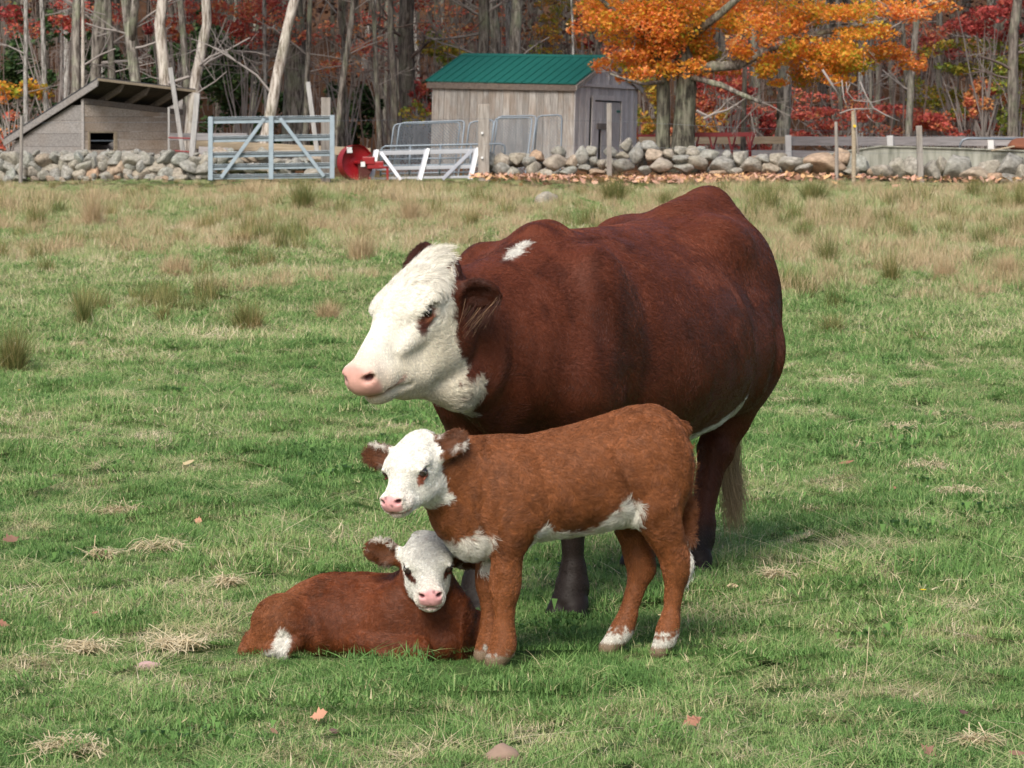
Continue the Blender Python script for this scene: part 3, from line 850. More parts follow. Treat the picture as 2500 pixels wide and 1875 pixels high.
    # field stones
    for (x, y, a, b, lab) in ((1335, 500, 62, 36, 'pale grey boulder half sunk in the dry grass behind the cow'), (1686, 457, 34, 12, 'small pale stone flush with the grass near the boulder wall')):
        g = G(x, y); s3 = FPX / g[1]
        o = bpy.data.objects.new('boulder', STONES[3]); link(o); o.location = tuple(g + np.array((0, 0, b * .28 / s3))); o.scale = (a / s3, a / s3, b * 1.2 / s3)
        tag(o, lab, 'boulder')
    for (x, y, a, b, lab, nm) in ((362, 1637, 74, 22, 'flat pinkish stone lying in the grass near the lying calf', 3), (1215, 1858, 96, 44, 'earthy brown clod of stone at the bottom of the photo', 5)):
        g = G(x, y); s3 = FPX / g[1]
        o = bpy.data.objects.new('field_stone', STONES[nm].copy()); link(o); o.location = tuple(g + np.array((0, 0, .012))); o.scale = (a / s3, a * .8 / s3, b * 1.3 / s3)
        o.data.materials.clear(); o.data.materials.append(mat_paint('pink_stone' if nm == 3 else 'earth_clod', (.50, .33, .30) if nm == 3 else (.28, .19, .14), .9)); tag(o, lab, 'stone')
walls()

# ================================================================ shed with green roof
def box_part(root, name, a, b, ex, ey, ez, lo, hi, mat, mesh_off=0):
    """box from lo to hi in a local frame (origin a, axes ex, ey, ez)"""
    m = MB(); V = []
    for z in (lo[2], hi[2]):
        for x, y in ((lo[0], lo[1]), (hi[0], lo[1]), (hi[0], hi[1]), (lo[0], hi[1])): V.append(a + ex * x + ey * y + ez * z - np.array(root.location))
    m.add(V, [(0, 3, 2, 1), (4, 5, 6, 7), (0, 1, 5, 4), (1, 2, 6, 5), (2, 3, 7, 6), (3, 0, 4, 7)])
    # recentre the mesh on its own origin so that the grain follows each board
    c = np.mean(m.v, 0); m.v = [tuple(np.array(v) - c) for v in m.v]
    o = m.build(name, mat, root); o.location = tuple(c); return o
def poly_board(root, name, pts, n, t, mat):
    """extrudes a planar polygon pts by t along n"""
    pts = [np.array(p, float) - np.array(root.location) for p in pts]; k = len(pts); n = np.array(n) * t
    V = pts + [p + n for p in pts]
    F = [tuple(range(k))[::-1], tuple(range(k, 2 * k))] + [(i, (i + 1) % k, k + (i + 1) % k, k + i) for i in range(k)]
    c = np.mean(V, 0); m = MB(); m.add([v - c for v in V], F); o = m.build(name, mat, root); o.location = tuple(c); return o
def shed():
    r = np.random.default_rng(11)
    d = 84.0; C = ground(1397, d); C[2] -= .1
    a = math.radians(30); tl = math.radians(1.6)
    up = norm((math.sin(tl), 0, math.cos(tl)))
    u = np.array((-math.cos(a), math.sin(a), 0.0)); u = norm(u - up * u.dot(up)); v = np.cross(u, up); v = v if v[1] > 0 else -v
    root = empty('shed', C, 'weathered grey board shed with a green metal roof', 'shed')
    s = FPX / d; L = 347 / s / math.cos(a) * 1.01; W = 158 / s / math.sin(a) * 1.03
    H = (C[2] * 0 + P(1397, 207, d)[2] - C[2])
    nS = -v; nG = -u                     # outward normals of the long side and of the gable end
    # long side boards
    x = 0
    while x < L - .02:
        w = min(r.uniform(.15, .24), L - x)
        box_part(root, 'board', C, None, u, nS, up, (x + .004, -.02, 0), (x + w - .004, .012 + r.uniform(0, .012), H + r.uniform(-.01, .0)), W_GREY); x += w
    # gable boards with door
    RH = .66 * 1.0
    d0, d1, dh = W * .26, W * .74, H - .30
    x = 0
    while x < W - .02:
        w = min(r.uniform(.13, .2), W - x); z0 = 0
        if x + w > d0 and x < d1: z0 = dh
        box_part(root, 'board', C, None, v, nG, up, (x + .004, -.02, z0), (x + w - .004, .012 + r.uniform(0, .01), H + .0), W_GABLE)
        xa, xb = x + .004, x + w - .004
        za = H + .05 + RH * (1 - abs(xa / W * 2 - 1)); zb = H + .05 + RH * (1 - abs(xb / W * 2 - 1))
        q = lambda X, Z: C + v * X + up * Z + nG * .03
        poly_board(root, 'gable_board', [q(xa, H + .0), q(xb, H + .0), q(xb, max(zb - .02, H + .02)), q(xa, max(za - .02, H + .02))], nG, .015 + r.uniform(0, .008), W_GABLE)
        x += w
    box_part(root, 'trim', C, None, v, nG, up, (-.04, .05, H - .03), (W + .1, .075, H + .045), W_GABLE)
    # door frame, door boards with a dark gap and a slot
    for (x0, x1, z0, z1) in ((d0 - .02, d0 + .13, 0, dh + .06), (d1 - .06, d1 + .06, 0, dh + .06), (d0 + .13, d1 - .06, dh - .06, dh + .07)):
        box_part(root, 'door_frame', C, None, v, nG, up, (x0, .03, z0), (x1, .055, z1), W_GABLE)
    door = box_part(root, 'door', C, None, v, nG, up, (d0 + .19, .0, dh * .18), (d1 - .07, .022, dh - .09), W_GABLE)
    door_parts = [(d0 + .19, d0 + .42), (d0 + .57, d0 + .80), (d0 + .805, d1 - .07)]
    bpy.data.objects.remove(door)
    door = empty('door', C, None, None); del_keys = [k for k in ('label', 'category') if k in door]
    door.parent = root; door.location = (0, 0, 0)
    def dpart(name, x0, x1, z0, z1, y0, y1, mat):
        o = box_part(root, name, C, None, v, nG, up, (x0, y0, z0), (x1, y1, z1), mat); o.parent = door; return o
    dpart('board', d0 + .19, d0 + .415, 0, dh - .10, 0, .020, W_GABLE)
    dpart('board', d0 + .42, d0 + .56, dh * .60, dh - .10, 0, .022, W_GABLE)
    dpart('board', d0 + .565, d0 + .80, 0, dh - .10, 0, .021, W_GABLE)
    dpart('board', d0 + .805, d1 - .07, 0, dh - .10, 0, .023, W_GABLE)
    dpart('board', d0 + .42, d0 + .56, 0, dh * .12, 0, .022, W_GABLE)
    dpart('ledge', d0 + .30, d0 + .86, dh * .58, dh * .66, .024, .045, W_POST)
    dpart('hinge', d1 - .28, d1 - .05, dh - .36, dh - .30, .025, .035, P_GREEN)
    # back walls and floor so that the inside is dark
    box_part(root, 'back_wall', C, None, u, nS, up, (-.0, -W, 0), (L, -W + .03, H), W_GREY)
    box_part(root, 'end_wall', C, None, v, nG, up, (0, -L, 0), (W, -L + .03, H), W_GREY)
    # roof: two metal slopes with standing ribs
    over = .12
    e0 = lambda x, k, off=0.0: C + u * x + (-v * over if k == 0 else v * (W + over)) + up * (H + .10 - .09 + off)
    rd = lambda x, off=0.0: C + u * x + v * (W / 2) + up * (H + .10 + RH + off)
    for k in (0, 1):
        n = np.cross(u, rd(0) - e0(0, k)); n = norm(n); n = n if n[2] > 0 else -n
        poly_board(root, 'roof', [e0(-.10, k), e0(L + .12, k), rd(L + .12), rd(-.10)], n, .02, P_GREEN)
        x = -.09
        while x < L + .12:
            A = e0(x, k) + n * .021; B = rd(x) + n * .021
            poly_board(root, 'roof_rib', [A, B, B + u * .035, A + u * .035], n, .022, P_GREEN); x += .262
    poly_board(root, 'ridge_cap', [rd(-.11, .035) - v * .12 - up * .05, rd(L + .13, .035) - v * .12 - up * .05, rd(L + .13, .045), rd(-.11, .045)], up, .012, P_GREEN)
    poly_board(root, 'fascia', [e0(-.10, 0, -.02) + v * .01, e0(L + .12, 0, -.02) + v * .01, e0(L + .12, 0, -.17) + v * .01, e0(-.10, 0, -.17) + v * .01], v, .03, W_DARK)
    for k in (0, 1):
        A = e0(-.13, k, -.02); B = rd(-.13, -.02)
        poly_board(root, 'barge_board', [A, B, B - up * .13, A - up * .13], -nG, .03, W_GREY)
shed()

def hut():
    r = np.random.default_rng(12)
    d = 75.0; C = ground(209, d); C[2] -= .1; s = FPX / d; a = math.radians(42)
    up = np.array((0, 0, 1.0)); u = np.array((-math.cos(a), math.sin(a), 0)); v = np.array((math.sin(a), math.cos(a), 0))
    root = empty('hut', C, 'low weathered plank hut with a single sloping overhanging roof', 'hut')
    L = 192 / s / math.cos(a) * 1.02; W = 203 / s / math.sin(a) * 1.06
    H = P(209, 240, d)[2] - C[2]; HL = P(18, 348, d)[2] - C[2]
    nS = -v; nF = -u
    # front wall: horizontal planks, one window opening
    w0, w1 = W * .035, W * .30
    zt = P(209, 321, d)[2] - C[2]; zb = P(209, 366, d)[2] - C[2]
    zs = [0, .30, zb, (zb + zt) / 2 + .02, zt, zt + .34, H - .13, H]
    for i in range(len(zs) - 1):
        z0, z1 = zs[i] + .003, zs[i + 1] - .003
        segs = [(0, w0), (w1, W)] if (z0 > zb - .02 and z1 < zt + .02) else [(0, W)]
        if i >= 5:
            f = lambda x, z: C + v * x + up * (z - .24 * x / W * (1.0 if z > H - .2 else 0)) + nF * .0
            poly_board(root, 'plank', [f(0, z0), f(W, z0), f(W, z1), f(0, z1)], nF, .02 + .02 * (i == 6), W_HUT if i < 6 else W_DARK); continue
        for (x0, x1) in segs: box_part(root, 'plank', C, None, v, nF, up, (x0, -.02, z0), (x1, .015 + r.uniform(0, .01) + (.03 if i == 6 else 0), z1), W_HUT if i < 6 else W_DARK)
    for (x0, x1, z0, z1) in ((w0 - .02, w0 + .03, zb, zt), (w1 - .05, w1 + .05, zb - .12, zt), (w0, w1, zt - .03, zt + .01)):
        box_part(root, 'window_frame', C, None, v, nF, up, (x0, .027, z0), (x1, .045, z1), W_BEAM)
    box_part(root, 'window_bar', C, None, v, nF, up, (w0, .0, (zt + zb) / 2 - .012), (w1, .02, (zt + zb) / 2 + .012), P_TUBE)
    # side wall planks with a sloping top
    top = lambda x: H + (HL - H) * x / L
    hs = [0, .22, .48, .80, 1.10, 1.40, 1.75]
    for i in range(len(hs) - 1):
        z0, z1 = hs[i], hs[i + 1]
        if z0 >= H: break
        xe = L if top(L) > z0 else (H - z0) / (H - HL) * L
        q = lambda X, Z: C + u * X + up * Z + nS * 0.0
        pts = [q(0, z0 + .003), q(xe, z0 + .003)]
        if top(L) > z1: pts += [q(L, z1 - .003), q(0, z1 - .003)]
        else:
            if top(L) > z0: pts.append(q(L, top(L)))
            xm = (H - z1) / (H - HL) * L
            if z1 < H: pts += [q(xm, z1 - .003), q(0, z1 - .003)]
            else: pts += [q(0, H)]
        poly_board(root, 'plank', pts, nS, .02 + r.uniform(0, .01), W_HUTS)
    box_part(root, 'corner_post', C, None, u, nS, up, (-.03, .028, 0), (.05, .045, H - .02), W_HUTS)
    box_part(root, 'back_wall', C, None, v, nF, up, (0, -L, 0), (W, -L + .02, HL), W_HUTS)
    poly_board(root, 'far_wall', [C + v * W, C + v * W + u * L, C + v * W + u * L + up * HL, C + v * W + up * H], v, .02, W_HUTS)
    # roof
    sl = (HL - H) / L
    rp = lambda x, y, off=0.0: C + u * x + v * y + up * (H + sl * x + .05 + off - .24 * y / W)
    n = norm(np.cross(u + up * sl, v)); n = n if n[2] > 0 else -n
    x0, x1, y0, y1 = -.66, L + .25, -.14, W * .94
    poly_board(root, 'roof_sheet', [rp(x0, y0, .12), rp(x1, y0, .12), rp(x1, y1, .12), rp(x0, y1, .12)], n, .025, P_DARKM)
    poly_board(root, 'roof_deck', [rp(x0 + .03, y0 + .03, .095), rp(x1 - .03, y0 + .03, .095), rp(x1 - .03, y1 - .03, .095), rp(x0 + .03, y1 - .03, .095)], n, .022, W_BLACK)
    poly_board(root, 'barge_board', [rp(x0, y0, .11), rp(x1, y0, .11), rp(x1, y0, -.05), rp(x0 + .05, y0, -.05)], v, .035, W_HUTS)
    poly_board(root, 'front_edge', [rp(x0 - .005, y0, .118), rp(x0 - .005, y1, .118), rp(x0 - .005, y1, .06), rp(x0 - .005, y0, .06)], u, .03, W_BEAM)
    for k in range(1, 4):
        y = y0 + (y1 - y0) * k / 4 * 1.05
        poly_board(root, 'rafter', [rp(x0 + .04, y, .09), rp(.3, y, .09), rp(.3, y, -.05), rp(x0 + .18, y, -.05)], v, .06, W_DARK)
hut()

# ================================================================ gates, posts, panels
def bars(root, name, segs, w, t, mat, upv=(0, 0, 1)):
    for (A, B) in segs:
        m = MB(); m.bar(np.array(A) - np.array(root.location), np.array(B) - np.array(root.location), w, t, upv)
        c = np.mean(m.v, 0); m.v = [tuple(np.array(q) - c) for q in m.v]; o = m.build(name, mat, root, bevel=.006); o.location = tuple(c)
def gate_blue():
    d = 69.4; root = empty('gate', ground(662, d), 'upright blue grey metal field gate with five rails and two diagonal braces', 'gate')
    q = lambda x, y, dd=0: P(x, y, d + dd)
    for (x, y0, y1) in ((514, 285, 440), (662, 283, 438), (811, 281, 436)): bars(root, 'upright', [(q(x, y0), q(x, y1))], .10, .05, P_GATE, (0, 1, 0))
    for (yl, yr, h) in ((295, 291, 14), (341, 336, 13), (379, 375, 12), (409, 405, 12), (433, 430, 10)):
        bars(root, 'rail', [(q(520, yl, .045), q(805, yr, .045))], .03, h / 115, P_GATE)
        bars(root, 'rail_lip', [(q(520, yl - h / 2 - 1.5, .03), q(805, yr - h / 2 - 1.5, .03))], .07, .012, P_GATE)
        bars(root, 'rail_lip', [(q(520, yl - h / 2 + 4, .025), q(805, yr - h / 2 + 4, .025))], .05, .010, P_DARKM)
    bars(root, 'brace', [(q(645, 290, -.06), q(540, 434, -.06)), (q(684, 289, -.06), q(791, 431, -.06))], .075, .04, P_GATE, (0, 1, 0))
def gate_white():
    d = 69.2; root = empty('gate', ground(1035, d), 'pale aluminium gate leaning back beside the red machine', 'gate')
    def q(x, y, dd=0): return P(x, y, d + (440 - y) / 80 * .45 + dd)
    for (x0, y0, x1, y1) in ((921, 366, 909, 439), (1046, 363, 1026, 440), (1167, 361, 1150, 438)):
        bars(root, 'upright', [(q(x0, y0), q(x1, y1))], .07, .04, P_WHITE, (0, 1, 0)); bars(root, 'upright_flange', [(q(x0 - 6, y0 + 1, .02), q(x1 - 6, y1, .02))], .045, .03, P_ALU, (0, 1, 0))
    for (x0, y0, x1, y1, h) in ((925, 374, 1160, 369, .09), (918, 412, 1155, 407, .075), (914, 436, 1150, 432, .05)): bars(root, 'rail', [(q(x0, y0, .05), q(x1, y1, .05))], .03, h, P_ALU)
    bars(root, 'rail_lip', [(q(925, 366.5, .04), q(1160, 362, .04)), (q(918, 404, .04), q(1155, 400, .04))], .06, .015, P_TUBE)
    bars(root, 'brace', [(q(930, 372, -.05), q(979, 440, -.05)), (q(1152, 367, -.05), q(1080, 438, -.05))], .075, .03, P_ALU, (0, 1, 0))
def tube_part(root, name, pts, rad, mat, n=6):
    l = np.array(root.location); m = MB(); m.tube([np.array(p) - l for p in pts], rad, n); return m.build(name, mat, root, smooth=True)
def tube_gate():
    d = 71.0; root = empty('gate', ground(1085, d), 'round tube gate with curved corners standing behind the pale gate', 'gate')
    q = lambda x, y: P(x, y, d)
    tube_part(root, 'frame', [q(929, 430), q(930, 372), q(933, 362), q(940, 357), q(1222, 351), q(1230, 354), q(1233, 362), q(1229, 425)], .022, P_TUBE, 8)
    for y in (389, 406, 424): tube_part(root, 'rail', [q(931, y), q(1230, y - 5)], .018, P_TUBE)
    for x in (1076, 1002, 1150): tube_part(root, 'strut', [q(x, 355), q(x - 3, 426)], .026, P_TUBE)
def link_panel(label, tl, tr, br, bl, d, lean, wires=True):
    root = empty('chain_link_panel', ground((bl[0] + br[0]) / 2, d), label, 'fence panel', 'chain-link panels leaning by the shed')
    def q(p): return P(p[0], p[1], d + (max(bl[1], br[1]) - p[1]) / 110 * lean)
    A, B, Cc, D = q(tl), q(tr), q(br), q(bl)
    def rc(p, a, b, k=.10): a1 = p + norm(a - p) * k; b1 = p + norm(b - p) * k; return [a1, p * .5 + (a1 + b1) * .25, b1]
    tube_part(root, 'frame', [D] + rc(A, D, B) + rc(B, A, Cc) + [Cc, D], .019, P_TUBE, 7)
    m = MB(); l = np.array(root.location); st = .075
    U = B - A; Vv = D - A; lu, lv = np.linalg.norm(U), np.linalg.norm(Vv)
    for sgn in (1, -1):
        k = -lv
        while k < lu + lv:
            # line x = k + sgn*y clipped to the rectangle
            y0, y1 = 0.0, lv; xs = [k, k + sgn * lv] if sgn > 0 else [k, k - lv]
            if sgn > 0: a = max(0, -k); b = min(lv, lu - k)
            else: a = max(0, k - lu); b = min(lv, k)
            if b > a + .02:
                p = lambda y: A + U / lu * (k + sgn * y) + Vv / lv * y - l
                m.tube([p(a), p(b)], .0050, 3, cap=False)
            k += st
    o = m.build('wire_mesh', P_TUBE, root); tag(o, kind='stuff')
def gates_etc():
    gate_blue(); gate_white(); tube_gate()
    link_panel('chain-link panel farthest to the left, partly over the trees', (962, 303), (1124, 298), (1108, 432), (945, 436), 73.6, .3)
    link_panel('chain-link panel in front of the shed corner', (976, 300), (1135, 294), (1119, 432), (958, 436), 73.2, .3)
    link_panel('chain-link panel hidden mostly by the thick wooden post', (1146, 298), (1206, 292), (1192, 430), (1130, 432), 73.3, .3)
    link_panel('chain-link panel with a bluish mesh right of the wooden post', (1209, 288), (1300, 287), (1283, 425), (1190, 428), 73.0, .3)
    link_panel('chain-link panel just behind the bluish one, slightly taller', (1215, 284), (1310, 282), (1292, 425), (1198, 428), 73.8, .4)
    link_panel('chain-link panel nearest the shed door with a rounded corner', (1312, 283), (1372, 280), (1368, 425), (1300, 427), 74.6, .1)
    # posts
    def post(label, x, y0, y1, w, d, mat=W_POST, group='fence posts', lean=0, roundp=False, name='fence_post', cat='post'):
        g = ground(x, d); root = empty(name, g, label, cat, group)
        t = P(x + lean, y0, d) - g; m = MB(); s = w / FPX * d
        if roundp: m.tube([(0, 0, -.1), t * .5 + np.array((.01, 0, 0)), t], [s / 2, s / 2 * .95, s / 2 * .85], 9)
        else: m.bar((0, 0, -.1), t, s, s, (0, 1, 0))
        o = m.build('shaft', mat, root, bevel=.008); return root, t
    r, t = post('thick square timber post between the pale gate and the boulders', 1181, 254, 430, 27, 69.6)
    for k in (.38, .70):
        m = MB(); m.tube([(-.03, -.14, t[2] * (1 - k)), (-.03, -.17, t[2] * (1 - k))], [.03, .022], 8); m.build('insulator', P_WHITE, r)
    post('square grey gate post at the hinge end of the blue gate', 796, 238, 430, 23, 70.4)
    post('rough round post beside the weathered hut wall', 52, 283, 436, 10, 69.8, roundp=True)
    post('slim split post in front of the shed door', 1487, 252, 432, 12, 69.0)
    post('slender grey post left of the pale peeled post', 2041, 297, 440, 10, 68.6, roundp=True)
    r, t = post('pale peeled post with a yellow insulator', 2083, 271, 445, 12, 68.2, W_BEAM, roundp=True)
    m = MB(); m.tube([(0, -.06, t[2] * .79), (0, -.10, t[2] * .79)], [.035, .03], 8); m.build('insulator', mat_simple('yellow_plastic', (.75, .5, .02)), r)
    post('weathered square post in front of the concrete bunker', 2247, 307, 432, 14, 69.2, lean=-4)
    g2 = 'pale leaning poles among the trees'
    post('pale pole leaning left beside the hut', 458, 165, 425, 11, 76, W_WHITE, g2, lean=-42, name='pole', cat='pole')
    post('short pale pole leaning right next to the blue gate', 464, 228, 420, 13, 73, W_WHITE, g2, lean=18, name='pole', cat='pole')
    post('tall pale pole leaning behind the blue gate', 784, 200, 425, 11, 75, W_WHITE, g2, lean=-32, name='pole', cat='pole')
    post('thin pale pole at the end wall of the hut', 414, 262, 400, 5, 76, W_WHITE, g2, lean=-2, name='pole', cat='pole')
    # thin wires
    root = empty('wire_fence', ground(1700, 69), 'thin fence wires strung between the posts over the boulders', 'wire fence')
    for (pts) in ([(52, 300, 69.7), (1181, 290, 69.4), (1487, 295, 68.9), (2041, 320, 68.5), (2247, 330, 69), (2560, 335, 69)], [(1181, 352, 69.4), (1487, 356, 68.9), (2041, 372, 68.5), (2247, 372, 69), (2560, 372, 69)]):
        for a, b in zip(pts[:-1], pts[1:]): tube_part(root, 'wire', [P(*a), (P(*a) + P(*b)) / 2 - np.array((0, 0, .02)), P(*b)], .003, P_TUBE, 3)
    # rails and beams behind the gates
    def rail(label, x0, y0, x1, y1, d, h, t, mat, name='rail', cat='rail', group='timber rails behind the gates'):
        A, B = P(x0, y0, d), P(x1, y1, d); c = (A + B) / 2
        m = MB(); m.bar(A - c, B - c, t, h); o = m.build(name, mat, None, bevel=.01); o.location = tuple(c); tag(o, label, cat, group)
    rail('grey timber rail between the hut and the blue gate', 410, 334, 604, 334, 76.5, .17, .05, W_RAIL)
    rail('long tan log beam seen through the blue gate', 470, 352, 905, 372, 77, .20, .18, W_BEAM)
    rail('short grey board under the tan beam', 485, 368, 560, 372, 76.2, .2, .05, W_RAIL)
    rail('upper dark red rail by the hut', 411, 336, 470, 338, 75.6, .035, .03, P_REDD, group='dark red rails by the hut')
    rail('lower dark red rail by the hut', 411, 367, 468, 371, 75.6, .035, .03, P_REDD, group='dark red rails by the hut')
gates_etc()

def plank_fence():
    d = 85; s = FPX / d
    root = empty('plank_fence', ground(2100, d), 'grey plank fence on white posts behind the concrete bunker', 'fence')
    def pl(x0, x1, y0, y1, h, mat, name='plank', dd=0.0):
        A, B = P(x0, y0, d + dd), P(x1, y1, d + dd); l = np.array(root.location); c = (A + B) / 2
        m = MB(); m.bar(A - c, B - c, .04, h); o = m.build(name, mat, root); o.location = tuple(c - l)
    for x0, x1 in ((1925, 2172), (2173, 2418), (2419, 2560)): pl(x0, x1, 344, 345 + (x1 > 2420), .235, W_RAIL)
    pl(1560, 1924, 343, 342, .19, W_BEAM); pl(1740, 1924, 376, 376, .20, W_RAIL); pl(1925, 2060, 375, 378, .18, W_RAIL)
    for x, y0 in ((1690, 344), (1924, 330), (2172, 331), (2418, 338)):
        A = P(x, y0, d - .08); B = ground(x, d - .08); l = np.array(root.location); m = MB(); m.bar(B - l, A - l, .16, .12, (0, 1, 0)); m.build('post', P_WHITE, root, bevel=.01)
    # concrete bunker wall
    d2 = 76.5; g = ground(2235, d2); root = empty('bunker', g, 'long low stained concrete bunker wall behind the boulders', 'concrete wall')
    q = lambda x, y: P(x, y, d2)
    z0 = g[2] - .2
    top = [q(1905, 398), q(1975, 386), q(2080, 368), q(2150, 358), q(2330, 363), q(2620, 374)]
    pts = [np.array((top[0][0], d2, z0)), np.array((top[-1][0], d2, z0))] + top[::-1]
    poly_board(root, 'wall_face', pts, (0, 1, 0), .28, M_CONC)
    for a, b in zip(top[:-1], top[1:]):
        l = np.array(root.location); m = MB(); m.bar(a - l + np.array((0, .13, .012)), b - l + np.array((0, .13, .012)), .36, .03); m.build('coping', M_CONC, root)
    # round feeder rail on the right
    root = empty('feeder_rail', ground(2430, 79), 'bent grey steel pipe rail above the concrete wall at the right', 'pipe rail')
    tube_part(root, 'pipe', [P(2343, 366, 79), P(2345, 350, 79), P(2352, 341, 79), P(2364, 338, 79), P(2560, 340, 79)], .03, P_TUBE, 8)
    o = bpy.data.objects.new('earth_pile', STONES[2]); link(o); o.data = STONES[2].copy(); o.data.materials.clear(); o.data.materials.append(mat_paint('rusty_earth', (.20, .07, .035), .9)); o.location = tuple(P(2510, 356, 78)); o.scale = (.9, .8, .4); tag(o, 'rust brown heap at the right edge behind the concrete wall', 'heap')
    o = bpy.data.objects.new('board', None)
    m = MB(); A, B = P(2420, 367, 76.3), P(2476, 357, 76.3); m.bar(A, B, .12, .03); o = m.build('loose_board', W_BEAM, None); tag(o, 'loose tan board lying on the bunker edge by the brown heap', 'board')
    # red feeder frame
    d3 = 79; root = empty('cattle_feeder', ground(1760, d3), 'dark red metal frame with crossed legs right of the maple trunk', 'metal frame')
    q = lambda x, y, dd=0: P(x, y, d3 + dd)
    bars(root, 'top_bar', [(q(1690, 330), q(1840, 329)), (q(1690, 328, .5), q(1840, 327, .5))], .05, .09, P_REDD)
    for x in (1696, 1740, 1786, 1830):
        tube_part(root, 'leg', [q(x - 8, 333), q(x + 4, 384)], .022, P_REDD); tube_part(root, 'leg', [q(x + 10, 333, .5), q(x - 3, 384, .0)], .022, P_REDD)
    tube_part(root, 'end_post', [q(1831, 325), q(1832, 384)], .03, P_REDD)
    # red rail left of maple
    m = MB(); A, B = P(1556, 331, 80), P(1600, 331, 80); m.bar(A, B, .05, .06); o = m.build('rail', P_REDD, None); tag(o, 'dark red rail between the shed and the maple trunk', 'rail')
plank_fence()

def red_machine():
    d = 69.0; c = P(866, 397, d); g = ground(868, d); root = empty('farm_machine', g, 'red machine with a round drum guard beside the blue gate', 'machine')
    l = np.array(root.location); R = .36
    ax = norm((.50, -.86, .05)); t1 = norm(np.cross(ax, (0, 0, 1))); t2 = np.cross(t1, ax)
    V, F = [], []; n = 36; rings = [(0, -.0), (.30, .0), (.97, .07), (1.0, .16), (1.03, .18), (1.03, -.12), (.0, -.14)]
    for (rr, h) in rings:
        for j in range(n):
            a = 2 * math.pi * j / n; V.append(c - l + (t1 * math.cos(a) + t2 * math.sin(a)) * R * rr + ax * h * .8)
    for i in range(len(rings) - 1):
        for j in range(n): F.append((i * n + j, i * n + (j + 1) % n, (i + 1) * n + (j + 1) % n, (i + 1) * n + j))
    m = MB(); m.add(V, F); m.build('drum_guard', P_RED, root, smooth=False)
    m = MB(); V = [c - l + ax * .17 - t1 * .0 + t2 * .0]; k = 14
    for j in range(k + 1):
        a = math.radians(150 + j * 120 / k); V.append(c - l + (t1 * math.cos(a) + t2 * math.sin(a)) * R * .98 + ax * .17)
    V2 = [np.array(v) - ax * .015 for v in V]
    m.add(V + V2, [(0, i, i + 1) for i in range(1, k + 1)] + [(k + 2, k + 2 + i + 1, k + 2 + i) for i in range(1, k + 1)]); m.build('drum_shade_plate', mat_paint('rust', (.10, .025, .018), .8), root)  # dark plate and its colour stand in for shade inside the drum
    m = MB(); m.tube([c - l, c - l + ax * .2], [.04, .03], 10); m.build('hub', P_RED, root)
    lab = MB(); e = c - l + ax * .13 - t1 * .12 * np.sign(t1[0]) + t2 * .20; lab.quad(e, e + t1 * .12, e + t1 * .13 + t2 * .12, e + t1 * .01 + t2 * .12)
    lb = lab.build('label_sticker', P_WHITE, root); so = lb.modifiers.new('s', 'SOLIDIFY'); so.thickness = .01
    q = lambda x, y, dd=0: P(x, y, d + dd) - l
    m = MB(); m.box(q(900, 392), (.26, .2, .16)); m.box(q(917, 403), (.34, .16, .16)); m.build('gearbox', P_RED, root, bevel=.015)
    m = MB(); m.box(q(886, 401, -.12), (.09, .012, .10)); m.build('label_sticker', P_WHITE, root)
    bars(root, 'hitch_bar', [(P(925, 408, d - .1), P(948, 409, d - .1)), (P(946, 406, d - .1), P(946, 440, d - .1)), (P(898, 405, d), P(898, 438, d)), (P(880, 430, d), P(905, 436, d))], .05, .05, P_RED, (0, 1, 0))
red_machine()

